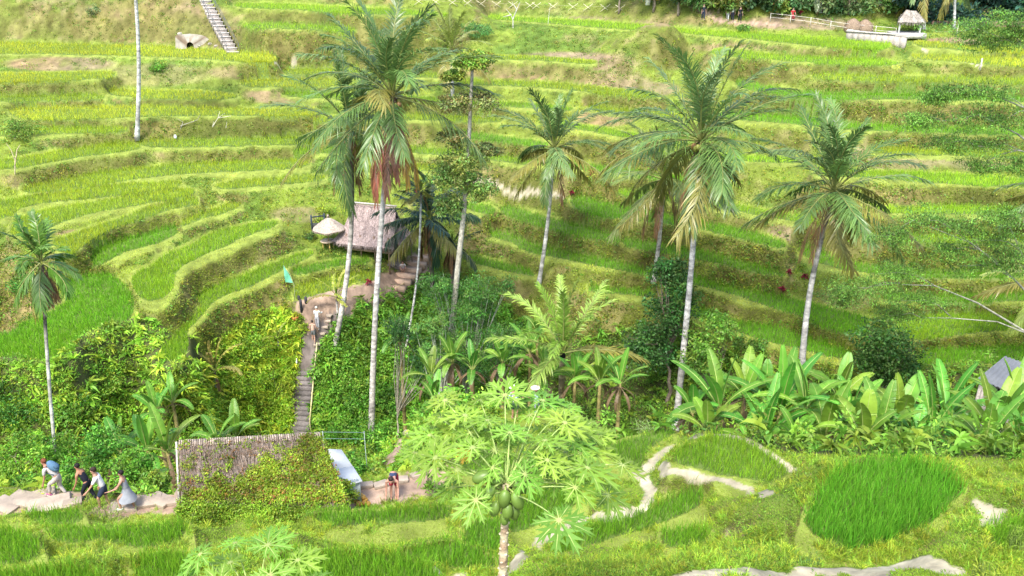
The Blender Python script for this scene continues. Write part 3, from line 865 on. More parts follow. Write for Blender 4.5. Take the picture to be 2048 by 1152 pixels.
# the ground beyond the modelled hill, out to the horizon, and behind the camera
mb = MB()
ring = []
for r_, z_ in ((174, None), (230, 34.0), (420, 38), (900, 40)):
    for a in np.linspace(-1.0, 1.0, 41):
        ring.append((a * r_, r_, float(ZG[-1, int((a + 1) / 2 * (NA - 1))]) - .3 if z_ is None else z_ + 3 * math.sin(a * 9)))
Qr = [(i * 41 + j, i * 41 + j + 1, (i + 1) * 41 + j + 1, (i + 1) * 41 + j) for i in range(3) for j in range(40)]
mb.add(ring, None, Qr, (.10, .15, .03))
for sgn in (-1, 1):
    V = []
    for i in range(0, NQ, 43):
        V += [(sgn * (1.0) * Y_[i], Y_[i], ZG[i, 0 if sgn < 0 else NA - 1] - .05), (sgn * (Y_[i] * 1.0 + 40), Y_[i], ZG[i, 0 if sgn < 0 else NA - 1] + 6), (sgn * 900, Y_[i], 36)]
    kk = len(V) // 3
    Q = []
    for i in range(kk - 1):
        for j in range(2):
            q = (i * 3 + j, i * 3 + j + 1, (i + 1) * 3 + j + 1, (i + 1) * 3 + j)
            Q.append(q if sgn > 0 else q[::-1])
    mb.add(V, None, Q, (.10, .15, .03))
tag(mb.build('distant_ground', M_SOIL), 'green ground beyond the terraces', kind='structure')

# ------------------------------------------------------------ ground cover
INF = (PU > -170) & (PU < 2220) & (PVV > -60) & (PVV < 1330)


def sample(mask, n):
    idx = np.flatnonzero(mask & INF)
    if len(idx) == 0:
        return np.zeros((0, 3)), np.zeros(0, int)
    cw = np.cumsum(FACE.ravel()[idx])
    pick = idx[np.searchsorted(cw, RS.rand(n) * cw[-1]).clip(0, len(idx) - 1)]
    i, j = pick // NA, pick % NA
    q = Q_[i] + RS.uniform(-.5, .5, n) * DQ
    a = A_[j] + RS.uniform(-.5, .5, n) * DA
    y = np.exp(q)
    x = a * y
    return np.stack([x, y, zat(x, y)], 1), pick


def updirs(n, lean=0.4):
    return nrm(np.stack([RS.normal(0, lean, n), RS.normal(0, lean, n), np.ones(n)], 1))


def outward(pk, n, lean=.4):
    """growth direction: up on the level, out from the bank where it is steep"""
    st = np.clip(slope.ravel()[pk], 0, 3)[:, None] * .28
    nn = np.stack([NX.ravel()[pk], NY.ravel()[pk], np.zeros(n)], 1)
    return nrm(updirs(n, lean) + nrm(nn) * st)


def horiz(n):
    a = RS.uniform(0, 2 * np.pi, n)
    return np.stack([np.cos(a), np.sin(a), np.zeros(n)], 1)


TONE = {'G': (.17, .40, .022), 'L': (.34, .47, .035), 'M': (.25, .44, .026), 'Y': (.46, .54, .045), 'B': (.31, .52, .035),
        'D': (.15, .34, .022), 'N': (.20, .38, .026), 'E': (.105, .31, .022)}
rice_names = {'G': 'bright green young rice in the flooded terraces', 'L': 'yellow green rice standing in the terraces on the left slope',
              'M': 'mid green rice in the curving terraces', 'Y': 'yellow ripening rice in the high terraces',
              'B': 'vivid green rice strips near the top of the hill', 'D': 'dense dark green rice in the nearest terraces',
              'N': 'fresh green rice on the rounded terrace ringed by a pale path', 'E': 'tall lush dark green rice in the big terrace at lower right'}
for tn in TONE:
    mb = MB()
    for k, f in enumerate(FIELDS):
        if f[1] != tn:
            continue
        m_ = LAB == k + 1
        cnt = int((m_ & INF).sum())
        if cnt == 0:
            continue
        near = tn in 'DNE'
        n = int(cnt * (1.5 if near else 3.0))
        P, pk = sample(m_, n)
        if near:
            L = RS.uniform(.3, .55, n) * (1.25 if tn == 'E' else 1.0)
            Wd = RS.uniform(.010, .02, n)
            dr, lean = RS.uniform(.05, .35, n), .22
        else:
            L = RS.uniform(.30, .52, n)
            Wd = RS.uniform(.03, .06, n)
            dr, lean = RS.uniform(0, .25, n), .25
        L = L * (.8 + .4 * n2.ravel()[pk])
        if near:
            jx = P[:, :2] + RS.normal(0, .07, (n, 2))
            P = np.concatenate([jx, zat(jx[:, 0], jx[:, 1])[:, None]], 1)
        d = updirs(n, lean)
        c0 = np.array(TONE[tn])
        pat = (n1.ravel()[pk] - .5)[:, None] * np.array([.25, .1, 0])
        c_ = c0 * (1 + .16 * RS.normal(size=(n, 1)) + pat) * (1 + .06 * RS.normal(size=(n, 3)))
        tipc = c_ * np.array([1.18, 1.08, 1.0])
        mb.blades(P - np.array([0, 0, .03]), d, horiz(n), L, Wd, dr, np.clip(c_, .004, 1), tipcol=np.clip(tipc, .004, 1),
                  prof=((0, .8), (.5, 1), (1, 0)) if near else ((0, 1), (1, 0)))
    tag(mb.build('rice', M_RICE), rice_names[tn], 'rice', kind='stuff')

wild = ~FIELD & (PATHM < .35 + .5 * (n2 > .6)) & ~JUNGLE
# short turf over banks and bunds
for nm, msk, n, L0, L1, w0, lab in (('grass', wild & (GY > 38), 620000, .10, .30, .05, 'short yellow green grass over the terrace banks'),
                                    ('grass', wild & (GY <= 38), 520000, .06, .17, .014, 'short bright grass over the nearest banks and bunds')):
    P, pk = sample(msk, n)
    keep = RS.rand(n) > SOILM.ravel()[pk] * .82
    P, pk = P[keep], pk[keep]
    n = len(P)
    mb = MB()
    d = outward(pk, n, .8)
    L = RS.uniform(L0, L1, n) * (.6 + .8 * n2.ravel()[pk])
    b_ = BUND.ravel()[pk]
    sl_ = sm(slope.ravel()[pk], .5, 1.4)[:, None]
    flatb = (b_ & (sl_[:, 0] < .3))[:, None]
    far_ = (P[:, 1] > 38)[:, None]
    base = np.where(flatb, np.where(far_, np.array([.44, .51, .07]), np.array([.29, .40, .045])), np.where(far_, np.array([.34, .45, .035]), np.array([.25, .40, .03])))
    L = L * np.where(flatb[:, 0], .75, 1)
    g_ = np.clip((n1.ravel()[pk] - .35) * 2.2, 0, 1)[:, None]
    base = base * (1 - .55 * g_) + np.array([.12, .26, .028]) * .55 * g_
    y_ = np.clip((n3.ravel()[pk] - .45) * 2, 0, 1)[:, None]
    base = base * (1 + y_ * np.array([.35, .12, -.1]))
    base = base * (1 - .85 * sl_) + np.array([.27, .37, .04]) * (.35 + 1.2 * n2.ravel()[pk][:, None]) * .85 * sl_
    so_ = np.clip(SOILM.ravel()[pk], 0, 1)[:, None]
    base = base * (1 - .6 * so_) + np.array([.30, .23, .11]) * .6 * so_
    r_ = (RS.rand(n) < .06 + .12 * sl_[:, 0] * n1.ravel()[pk])[:, None]
    base = np.where(r_, np.array([.33, .24, .10]), base)
    c_ = base * (1 + .2 * RS.normal(size=(n, 1)))
    mb.blades(P - np.array([0, 0, .02]), d, horiz(n), L, w0 * RS.uniform(.6, 1.5, n), RS.uniform(.1, .6, n), np.clip(c_, .004, 1), prof=((0, .8), (.55, 1), (1, 0)) if w0 < .03 else ((0, 1), (1, 0)))
    tag(mb.build(nm, M_GRASS), lab, 'grass', kind='stuff')
# taller tufts and weeds on the banks
mb = MB()
P, pk = sample(wild & (GY > 38) & (~BUND | (slope > .8)), 24000)
keep = RS.rand(len(P)) < .25 + .9 * sm(n1.ravel()[pk], .45, .7)
P, pk = P[keep], pk[keep]
sz = RS.uniform(.12, .38, len(P))
wc = np.array([.15, .26, .03]) * RS.uniform(.5, 1.5, (len(P), 1)) * np.stack([RS.uniform(.7, 1.7, len(P)), np.ones(len(P)), np.ones(len(P))], 1)
mb.leaves(P + np.array([0, -.04, .08]), 13, sz, .13, wc, asp=.5)
P, pk = sample(wild & ~BUND & (GY <= 38) & (dist > 3), 4200)
keep = RS.rand(len(P)) < .2 + .8 * sm(n1.ravel()[pk], .45, .7)
P = P[keep]
wc = np.array([.17, .29, .03]) * RS.uniform(.55, 1.35, (len(P), 1))
mb.leaves(P + np.array([0, 0, .03]), 22, RS.uniform(.08, .2, len(P)), .05, wc, asp=.5)
# long arching grass
P, pk = sample(wild & (GY <= 38) & (n2 * .6 + n1 * .4 > .46), 9500)
k = np.repeat(np.arange(len(P)), 17)
n = len(k)
mb.blades(P[k] + RS.normal(0, .03, (n, 3)) * [1, 1, 0], updirs(n, .55), horiz(n), RS.uniform(.10, .36, n) * (.5 + n2.ravel()[pk][k]), .011, RS.uniform(.2, .8, n), np.array([.27, .43, .035]) * (RS.uniform(.45, 1.4, len(P))[k] * RS.uniform(.8, 1.2, n))[:, None] * np.stack([RS.uniform(.7, 1.5, len(P))[k], np.ones(n), np.ones(n)], 1))
tag(mb.build('weeds', M_LEAF), 'leafy weeds growing on the banks between terraces', 'weeds', kind='stuff')

# undergrowth of the valley
UG = {'slope': (2900, (.26, .75), (.15, .33, .035), .17, 30, 'mid green leafy undergrowth on the slope right of the dark steps'),
      'light': (2400, (.2, .45), (.29, .46, .04), .13, 34, 'light yellow green undergrowth on the slope left of the dark steps'),
      'left': (3600, (.2, .45), (.23, .42, .04), .14, 32, 'dense green undergrowth along the valley behind the hikers'),
      'right': (3400, (.25, .6), (.14, .28, .03), .14, 34, 'dark green undergrowth behind the banana plants')}
for z, (n, rr, c0, ls, per, lab) in UG.items():
    P, pk = sample(ZM[z], n)
    r = RS.uniform(*rr, n) * (.6 + .8 * n1.ravel()[pk])
    vc = np.array(c0) * (.45 + 1.1 * n2.ravel()[pk][:, None]) * RS.uniform(.7, 1.3, (n, 1)) * np.stack([RS.uniform(.75, 1.35, n), np.ones(n), np.ones(n)], 1)
    mb = MB()
    mb.leaves(P + np.stack([np.zeros(n), np.zeros(n), r * .35], 1), per, np.stack([r, r, r * .8], 1), ls, vc, asp=.42, flat=.8)
    P[:, 1] -= .1
    k = np.repeat(np.arange(0, n, 3), 7)
    m2 = len(k)
    mb.blades(P[k], updirs(m2, .5), horiz(m2), RS.uniform(.4, 1.1, m2), .05, RS.uniform(.2, .8, m2), vc[k] * 1.1)
    # broad arching leaves, ferns and saplings standing out of the mass
    P2, pk2 = sample(ZM[z], {'slope': 1300, 'light': 420, 'left': 900, 'right': 800}[z])
    m2 = len(P2)
    k = np.repeat(np.arange(m2), 10)
    hh = RS.uniform(.2, .9, m2) * (.45 if z in ('left', 'light') else 1)
    tc2 = np.array(c0) * RS.uniform(.7, 1.6, (m2, 1)) * np.stack([RS.uniform(.8, 1.5, m2), np.ones(m2), np.ones(m2)], 1)
    dd = nrm(np.stack([RS.normal(0, .8, len(k)), RS.normal(0, .8, len(k)) - .2, RS.uniform(.3, 1.2, len(k))], 1))
    mb.blades(P2[k] + np.array([0, 0, 1]) * hh[k][:, None] * .8, dd, nrm(np.cross(dd, horiz(len(k)))), RS.uniform(.35, .95, len(k)), RS.uniform(.09, .2, len(k)), RS.uniform(.3, .9, len(k)), tc2[k],
              prof=((0, .25), (.3, 1), (.65, .8), (1, 0)))
    P3, pk3 = sample(ZM[z] & (PVV > (830 if z in ('left', 'light') else 0)), 260 if z != 'light' else 30)
    m3 = len(P3)
    hs = RS.uniform(.6, 1.5, m3)
    mb.leaves(P3 + np.stack([np.zeros(m3), np.zeros(m3), hs], 1), 60, np.stack([hs * .5, hs * .5, hs * .45], 1), ls * 1.2, np.array(c0) * RS.uniform(.5, 1.5, (m3, 1)), asp=.4, shell=.2)
    tag(mb.build('undergrowth', M_LEAF), lab, 'undergrowth', kind='stuff')


# ------------------------------------------------------------ palms
def frond(mb, base, az, e0, bend, L, lw=1.0, n=48, col=(.10, .20, .04), rib=(.30, .33, .10), wd=.08, hang=.35, twist=0.0, dry=False, vee=.35):
    m = 18
    s = np.linspace(0, 1, m)
    e = e0 - bend * s ** 1.25
    h = np.array([math.cos(az), math.sin(az), 0])
    sidev = np.array([-math.sin(az), math.cos(az), 0])
    tg = np.cos(e)[:, None] * h + np.sin(e)[:, None] * np.array([0, 0, 1.0]) + sidev * (twist * s ** 2)[:, None]
    tg = nrm(tg)
    P = base + np.concatenate([[np.zeros(3)], np.cumsum((tg[1:] + tg[:-1]) / 2 * (L / (m - 1)), 0)])
    mb.tube(P, .045 * (1 - .8 * s) * (L / 5.0) ** .5 + .006, 4, rib, m=0, cap=False)
    t = np.linspace(.17, .995, n)
    for sg in (-1, 1):
        tt = np.clip(t + RS.uniform(-.006, .006, n), 0, 1)
        B = np.stack([np.interp(tt, s, P[:, k]) for k in range(3)], 1)
        G = nrm(np.stack([np.interp(tt, s, tg[:, k]) for k in range(3)], 1))
        upn = nrm(np.cross(G, np.tile(sidev, (n, 1))) * -1)
        upn = np.where(upn[:, 2:3] < 0, -upn, upn) if e0 > 0 else upn
        ang = np.radians(58 - 30 * tt) + RS.normal(0, .07, n)
        sd = np.tile(sidev * sg, (n, 1))
        d = nrm(G * np.cos(ang)[:, None] + (sd * (1 - vee * .4) + upn * vee * (.5 if not dry else -.5)) * np.sin(ang)[:, None] + RS.normal(0, .09, (n, 3)))
        ll = lw * (L / 5.0) * np.sin(np.pi * np.clip(.10 + .80 * tt, 0, 1)) ** .55 * RS.uniform(.75, 1.12, n)
        wside = nrm(np.cross(d, upn))
        wside = nrm(wside + RS.normal(0, .25, (n, 3)))
        cc = np.array(col) * (1 + .12 * RS.normal(size=(n, 1)))
        mb.blades(B, d, wside, ll, wd, hang + RS.uniform(-.1, .2, n), np.clip(cc, .004, 1), prof=((0, .5), (.35, 1), (.7, .75), (1, 0)), tipcol=np.clip(cc * np.array([1.25, 1.1, .9]), .004, 1))
    return mb


def palm(name, label, base, top, L=5.0, nf=24, r0=.2, r1=.13, bend=(0, 0), cat='palm', seed=1, col=(.10, .19, .052), dry=2, nuts=8, lean_az=None,
         e_hi=82, e_lo=-40, dark_top=.12, tcol=(.44, .42, .39), lw=1.0, group=None, nl=48, hang=.2, spear=True, wd=.08, azs=None, boots=True):
    global RS
    keep = RS
    RS = np.random.RandomState(seed)
    base, top = np.array(base, float), np.array(top, float)
    t = thing(name, label, cat, base, group)
    m = 26
    s = np.linspace(0, 1, m)
    mid = base * (1 - s[:, None]) + top * s[:, None]
    off = np.sin(np.pi * s) ** 1.0
    mid[:, 0] += bend[0] * off
    mid[:, 1] += bend[1] * off
    rad = r1 + (r0 - r1) * (1 - s) + .10 * np.exp(-s * 26) * (r0 / .2)
    rad = rad * (1 + .03 * np.sin(np.arange(m) * 2.4))
    tc = np.array(tcol) * (1 + .16 * RS.normal(size=(m, 1)))
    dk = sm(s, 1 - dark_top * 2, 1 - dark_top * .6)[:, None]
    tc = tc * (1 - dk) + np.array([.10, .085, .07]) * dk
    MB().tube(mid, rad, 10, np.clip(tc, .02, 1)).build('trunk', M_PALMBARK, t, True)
    g = 2.39996
    T = mid[-1]
    for k in range(nf):
        f = (k + .5) / nf
        e0 = R(e_hi - (e_hi - e_lo) * f ** 1.35) + RS.normal(0, .14)
        az = k * g + RS.normal(0, .35) + seed
        if azs:
            az += azs
        young = f < .2
        bd = (.42 if young else .82) + RS.uniform(-.15, .3) - (0.35 if e0 < 0 else 0)
        LL = L * (.92 if young else 1.0) * RS.uniform(.78, 1.08)
        cf = np.array(col) * RS.uniform(.75, 1.45)
        if RS.rand() < .3:
            cf = cf * np.array([1.25, 1.1, 1.5])  # grey-blue gloss highlight put into the colour of some fronds
        if f > .72 and RS.rand() < .55:
            cf = np.array([.24, .24, .06]) * RS.uniform(.8, 1.1)
        b0 = T + np.array([math.cos(az), math.sin(az), 0]) * r1 * .8 + np.array([0, 0, (1 - f) * .35])
        mb = frond(MB(), b0, az, e0, bd, LL, lw, nl, cf, twist=RS.uniform(-.9, .9), hang=hang + .25 * f + RS.uniform(-.1, .2), wd=wd, vee=.5 if e0 > .3 else .2)
        mb.build('frond', M_FROND, t)
    for k in range(dry):
        az = RS.uniform(0, 6.28)
        mb = frond(MB(), T + np.array([math.cos(az), math.sin(az), -.5]) * r1, az, R(-58) - RS.uniform(0, .3), .45, L * RS.uniform(.6, .8), lw * .7, 24,
                   np.array([.26, .15, .085]) * RS.uniform(.7, 1.3), (.22, .15, .09), wd=.06, hang=.9, dry=True)
        mb.build('dry_frond', M_FROND, t)
    if spear:
        mb = MB()
        for k in range(7):
            az = k * .9
            d = nrm(np.array([[math.cos(az) * .12, math.sin(az) * .12, 1]]))
            mb.blades(T[None] + np.array([[0, 0, .2]]), d, nrm(np.cross(d, [[math.cos(az), math.sin(az), 0.1]])), L * .35, .12, 0, np.array([.20, .30, .05]))
        mb.build('spear_leaf', M_FROND, t)
    if boots:
        mb = MB()
        for k in range(22):
            az, z = k * g, -.1 - .035 * k
            d = nrm(np.array([[math.cos(az), math.sin(az), .35]]))
            mb.blades(T[None] + np.array([[0, 0, z + .25]]), d, np.array([[-math.sin(az), math.cos(az), 0]]), RS.uniform(.3, .75), .12, .3, np.array([.17, .12, .08]) * RS.uniform(.6, 1.4))
        mb.build('frond_stump', M_BARK, t)
    for k in range(nuts):
        az, z = k * g + .4, -.35 - .1 * (k % 3)
        c = T + np.array([math.cos(az) * (r1 + .24), math.sin(az) * (r1 + .24), z + .12])
        MB().ball(c, (.17, .17, .2), np.array([.30, .17, .07]) if k % 2 else np.array([.22, .24, .05]), 8, 6).build('coconut', M_FRUIT, t, True)
    RS = keep
    return t


def on(u, v, uc, vc, dy=0.0):
    b = gp(u, v)
    return b, at_y(uc, vc, b[1] + dy)


b, t_ = on(738, 835, 785, 200, 1.0)
b = at_y(738, 835, 50.5); b[2] = float(zat(b[0], b[1]))
t_ = at_y(785, 195, 51.5)
pa = palm('coconut_palm', 'tallest coconut palm at centre, white trunk in front of the thatched hut', 'palm' and b, t_, 6.7, 38, .22, .14, (-.25, 0), seed=3, dry=4, nuts=10,
          tcol=(.46, .44, .41), dark_top=.10, e_lo=-30, group='coconut palms on the slope')
# long dead skirt of the tall palm
RSk = RS
RS = np.random.RandomState(5)
for k, (dx, dr) in enumerate(((-.75, 3.6), (-.35, 4.6), (-.1, 4.2), (.35, 3.6), (.8, 3.7), (.1, 3.2), (-.5, 4.0))):
    mb = frond(MB(), t_ + np.array([dx * .6, -1.0, -1.5]), math.atan2(-.4, dx), R(-62), .45, dr, .75, 30, np.array([[.30, .12, .085], [.33, .12, .09], [.24, .13, .09], [.40, .27, .07], [.38, .25, .06], [.26, .12, .08], [.20, .13, .10]][k]),
               (.28, .15, .1), wd=.075, hang=1.1, dry=True)
    mb.build('dry_frond', M_FROND, pa)
RS = RSk
G_ = 'coconut palms on the slope'
b = gp(668, 702)
palm('coconut_palm', 'coconut palm with curved base beside the path, left of the tallest palm', b, at_y(702, 262, b[1] + .6), 5.6, 24, .2, .13, (.55, 0), seed=8, dry=3, group=G_, tcol=(.45, .42, .38), dark_top=.3, e_lo=-45, col=(.085, .17, .045))
b = gp(1077, 572)
palm('coconut_palm', 'slim coconut palm right of centre rising from the terraces, small round crown', b, at_y(1108, 300, b[1]), 5.0, 26, .17, .11, (.15, 0), seed=12, dry=2, group=G_, tcol=(.44, .43, .40), e_lo=-40)
b = at_y(1357, 780, 47.5); b[2] = float(zat(b[0], b[1]))
palm('coconut_palm', 'large coconut palm right of centre with brown nuts and broad dense crown', b, at_y(1402, 285, 48.5), 6.5, 36, .22, .14, (.1, 0), seed=21, dry=3, nuts=13, group=G_, tcol=(.42, .41, .39), dark_top=.12, e_lo=-34, azs=.5)
b = gp(1603, 738)
palm('coconut_palm', 'rightmost tall coconut palm, trunk leaning right above the banana leaves', b, at_y(1668, 385, b[1]), 5.9, 32, .2, .13, (-.35, 0), seed=33, dry=3, nuts=9, group=G_, tcol=(.42, .41, .39), dark_top=.16, e_lo=-36)
b = gp(1307, 566)
palm('coconut_palm', 'coconut palm half hidden behind the large palm, drooping dull fronds', b, at_y(1328, 362, b[1]), 5.6, 22, .17, .12, (.1, 0), seed=41, dry=5, group=G_, tcol=(.40, .38, .35), col=(.12, .18, .05), e_lo=-50)
b = gp(274, 280)
palm('coconut_palm', 'coconut palm on the upper left terraces, bare white trunk leaving the frame', b, at_y(263, -95, b[1] - .5), 4.8, 18, .2, .13, (.38, 0), seed=44, dry=3, group=G_, tcol=(.48, .47, .45), e_lo=-20, e_hi=85)
b = gp(905, 215)
palm('coconut_palm', 'pale young coconut palm behind the tallest one, near the hilltop terraces', b, at_y(905, 100, b[1]), 4.9, 18, .2, .15, (0, 0), seed=47, dry=1, group=G_, col=(.21, .27, .06), e_lo=-30, nuts=3)
b = gp(2075, 690)
palm('coconut_palm', 'coconut palm at the right edge with only drooping left fronds in view', b, at_y(2092, 565, b[1] - 3), 4.2, 20, .2, .13, (0, 0), seed=52, dry=1, group=G_, col=(.26, .37, .09), nuts=0)
b = gp(2120, 480)
palm('coconut_palm', 'coconut palm beyond the right edge, frond tips reaching in above the terraces', b, at_y(2115, 392, b[1]), 4.4, 20, .2, .13, (0, 0), seed=54, dry=0, group=G_, nuts=0)
b = at_y(1122, 800, 43); b[2] = float(zat(b[0], b[1]))
palm('young_palm', 'young coconut palm with huge arching light green fronds among the bananas', b, at_y(1125, 708, 43), 5.4, 15, .2, .17, (0, 0), seed=61, dry=0, nuts=0, col=(.17, .30, .045), e_hi=86, e_lo=8, dark_top=0, tcol=(.3, .25, .15), lw=.95, nl=46, boots=False)
b = gp(676, 640)
palm('young_palm', 'small yellow green palm beside the clay path in front of the hut', b, at_y(673, 596, b[1]), 2.2, 9, .08, .07, (0, 0), seed=64, dry=0, nuts=0, col=(.28, .36, .05), e_lo=-5, boots=False, spear=True, lw=.7, nl=26)
b = gp(556, 700)
palm('young_palm', 'tiny palm with few pale fronds left of the path', b, at_y(556, 680, b[1]), 1.7, 6, .05, .04, (0, 0), seed=66, dry=0, nuts=0, col=(.28, .38, .05), e_lo=20, boots=False, lw=.6, nl=20)
b = gp(430, 775)
palm('young_palm', 'young palm with brownish fronds on the light green slope', b, at_y(430, 745, b[1]), 2.8, 9, .07, .06, (0, 0), seed=67, dry=1, nuts=0, col=(.26, .26, .06), e_lo=25, boots=False, lw=.7, nl=26)
# slender areca palms
b = at_y(92, 915, 30.5); b[2] = float(zat(b[0], b[1])) - .1
palm('areca_palm', 'slender areca palm at left with a feathery crown over the big rice terrace', b, at_y(84, 530, 33.0), 2.1, 20, .075, .07, (-.1, 0), 'palm', 71, (.085, .19, .03), 3, 0, tcol=(.42, .42, .37), e_lo=-60, lw=1.6, nl=30, dark_top=.22, wd=.08, boots=False)
b = gp(808, 712)
palm('areca_palm', 'slender white areca trunk curving beside the tallest palm', b, at_y(842, 385, b[1] + 1), 1.9, 11, .085, .07, (.35, 0), 'palm', 73, (.20, .26, .05), 1, 0, tcol=(.55, .54, .50), lw=1.2, nl=22, dark_top=.04, boots=False)
# dark sugar palms behind the steps
b = gp(866, 600)
palm('sugar_palm', 'dark blue green sugar palm with grey dead fronds right of the hut', b, at_y(858, 440, b[1]), 4.0, 26, .2, .2, (0, 0), 'palm', 77, (.035, .085, .05), 10, 0, tcol=(.12, .10, .08), lw=1.1, nl=38, hang=.6, e_lo=-50, wd=.1)
b = gp(905, 590)
palm('sugar_palm', 'ragged grey sugar palm with mostly dead fronds behind the steps', b, at_y(905, 492, b[1]), 2.8, 8, .18, .18, (0, 0), 'palm', 79, (.05, .09, .05), 14, 0, tcol=(.14, .12, .1), lw=.9, nl=30, hang=.7, e_lo=-30)


# ------------------------------------------------------------ broadleaf trees and shrubs
def rock(c, r):
    return RS.normal(0, r, 3) + c


def tree(name, label, base, H, crowns, tr=.12, col=(.07, .18, .03), leaf=.16, per=80, tcol=(.22, .18, .14), cat='tree', group=None, lean=(0, 0), path=None, asp=.5, limbs=True, clump=.42, flat=.5, nclump=None, nlimb=9):
    """crowns: list of (centre xyz, radii xyz[, colour])"""
    base = np.array(base, float)
    t = thing(name, label, cat, base, group)
    mb = MB()
    if path is None:
        top = base + np.array([lean[0], lean[1], H])
        s = np.linspace(0, 1, 8)[:, None]
        path = base * (1 - s) + top * s + np.concatenate([[[0, 0, 0]], RS.normal(0, .02 * H, (7, 3)) * [1, 1, 0]])
    path = np.array(path, float)
    s = np.linspace(0, 1, len(path))
    mb.tube(path, tr * (1 - .65 * s), 8, np.array(tcol) * (1 + .15 * RS.normal(size=(len(path), 1))))
    ml = MB()
    ml2 = []
    for cr in crowns:
        c, r = np.array(cr[0], float), np.array(cr[1], float)
        cc = np.array(cr[2] if len(cr) > 2 else col)
        vol = float(np.prod(r)) ** (1 / 3)
        nc = nclump or max(6, int(14 * (vol / .8) ** 1.4))
        nc = min(nc, 70)
        u = nrm(RS.normal(size=(nc, 3)))
        cen = c + u * r * RS.uniform(.35, .95, (nc, 1))
        rad = clump * vol * RS.uniform(.55, 1.1, nc)
        if r[2] < .5 * r[0]:
            rad3 = np.stack([rad, rad, rad * .4], 1)
        else:
            rad3 = np.stack([rad, rad, rad * .75], 1)
        vc = cc * RS.uniform(.6, 1.4, (nc, 1)) * np.stack([RS.uniform(.8, 1.3, nc), np.ones(nc), np.ones(nc)], 1)
        ml.leaves(cen, per, rad3, leaf, vc, asp=asp, flat=flat)
        if limbs:
            k0 = np.argmin(np.abs(path[:, 2] - (c[2] - r[2] * .6)))
            for q in range(min(nc, nlimb)):
                p0 = path[min(max(k0 + RS.randint(-1, 2), 0), len(path) - 1)]
                mid_ = (p0 + cen[q]) / 2 + RS.normal(0, .1 * vol, 3)
                mb.tube([p0, mid_, cen[q]], [tr * .38, tr * .24, tr * .08], 5, tcol, cap=False)
    mb.build('trunk', M_BARK, t, True)
    ml.build('crown', M_LEAF, t)
    return t


def px(m, u, v, y):
    return m


def crown_at(u, v, y, ru, rv, ry=None, col=None):
    rng = math.hypot(y, float(ray(u, v)[1]) * y)
    k = rng / FPX
    r = (ru * k, ry or ru * k, rv * k)
    c = at_y(u, v, y)
    return (c, r, col) if col else (c, r)


# multi tiered mottled tree right of the tallest palm
y0 = 51.0
bb = at_y(888, 800, y0); bb[2] = float(zat(bb[0], bb[1]))
pth = [bb] + [at_y(u, v, y0) for u, v in ((896, 730), (905, 650), (915, 540), (925, 450), (934, 360), (938, 280), (941, 210), (945, 130))]
tree('tiered_tree', 'tall slim tree with mottled trunk and tiers of thin foliage right of the tallest palm', bb, 1, [
    crown_at(948, 122, y0, 44, 20, col=(.22, .33, .05)), crown_at(905, 150, y0, 24, 10, col=(.2, .3, .05)), crown_at(935, 205, y0, 62, 24, col=(.25, .27, .09)),
    crown_at(905, 275, y0, 40, 16, col=(.24, .27, .085)), crown_at(925, 320, y0, 55, 30, col=(.26, .37, .09)), crown_at(900, 350, y0, 45, 30, col=(.21, .33, .08)),
    crown_at(955, 375, y0, 40, 26, col=(.25, .36, .08)), crown_at(900, 410, y0, 30, 26, col=(.2, .32, .08)), crown_at(975, 300, y0, 30, 14, col=(.15, .2, .06))],
    tr=.24, leaf=.15, per=80, tcol=(.36, .34, .28), path=pth, clump=.45, nclump=34, limbs=False)
# dark dense trees by the right palms
b = at_y(1340, 740, 50); b[2] = float(zat(b[0], b[1]))
tree('broadleaf_tree', 'dark tall bushy tree between the two right palms', b, 5, [crown_at(1345, 545, 50, 48, 46), crown_at(1330, 630, 50, 62, 60), crown_at(1300, 700, 49, 60, 40), crown_at(1365, 590, 50, 40, 40, col=(.09, .2, .04))], tr=.16, col=(.05, .135, .03), per=80, leaf=.17)
b = at_y(1432, 740, 47); b[2] = float(zat(b[0], b[1]))
tree('broadleaf_tree', 'light green bushy tree just right of the large palm trunk', b, 3, [crown_at(1430, 665, 47, 50, 50), crown_at(1400, 710, 46, 40, 34)], tr=.12, col=(.13, .27, .035), per=80, leaf=.16)
b = at_y(1772, 790, 44); b[2] = float(zat(b[0], b[1]))
tree('round_tree', 'round dark green leafy tree right of the rightmost tall palm', b, 3.2, [crown_at(1775, 695, 44, 68, 60), crown_at(1770, 735, 43.5, 60, 40)], tr=.13, col=(.06, .16, .03), per=90, leaf=.17)
# feathery trees, centre valley
for (u, v, y, H_, cr, c_, lab, tc_) in [
    (930, 760, 50, 4, [(925, 605, 90, 26), (985, 570, 60, 22), (870, 570, 50, 20), (950, 650, 80, 30)], (.075, .2, .035), 'feathery dark green tree filling the valley below the sugar palms', (.35, .36, .3)),
    (1000, 780, 48, 4, [(1010, 680, 60, 36), (960, 720, 60, 36)], (.055, .15, .03), 'dark leafy tree behind the banana trunks at centre', (.3, .28, .22)),
    (790, 790, 49, 3, [(800, 660, 40, 40), (850, 720, 46, 40)], (.045, .13, .03), 'dark small tree right of the tallest palm trunk', (.3, .28, .22)),
    (875, 740, 47.5, 4, [(880, 690, 60, 16), (930, 700, 50, 14), (860, 650, 50, 14)], (.12, .26, .05), 'flat topped feathery tree with pale forked branches in mid valley', (.4, .42, .34))]:
    b = at_y(u, v, y); b[2] = float(zat(b[0], b[1]))
    tree('feathery_tree', lab, b, H_, [crown_at(a_, b_, y, c1, c2) for a_, b_, c1, c2 in cr], tr=.1, col=c_, leaf=.15, per=80, asp=.32, tcol=tc_, flat=1.2)

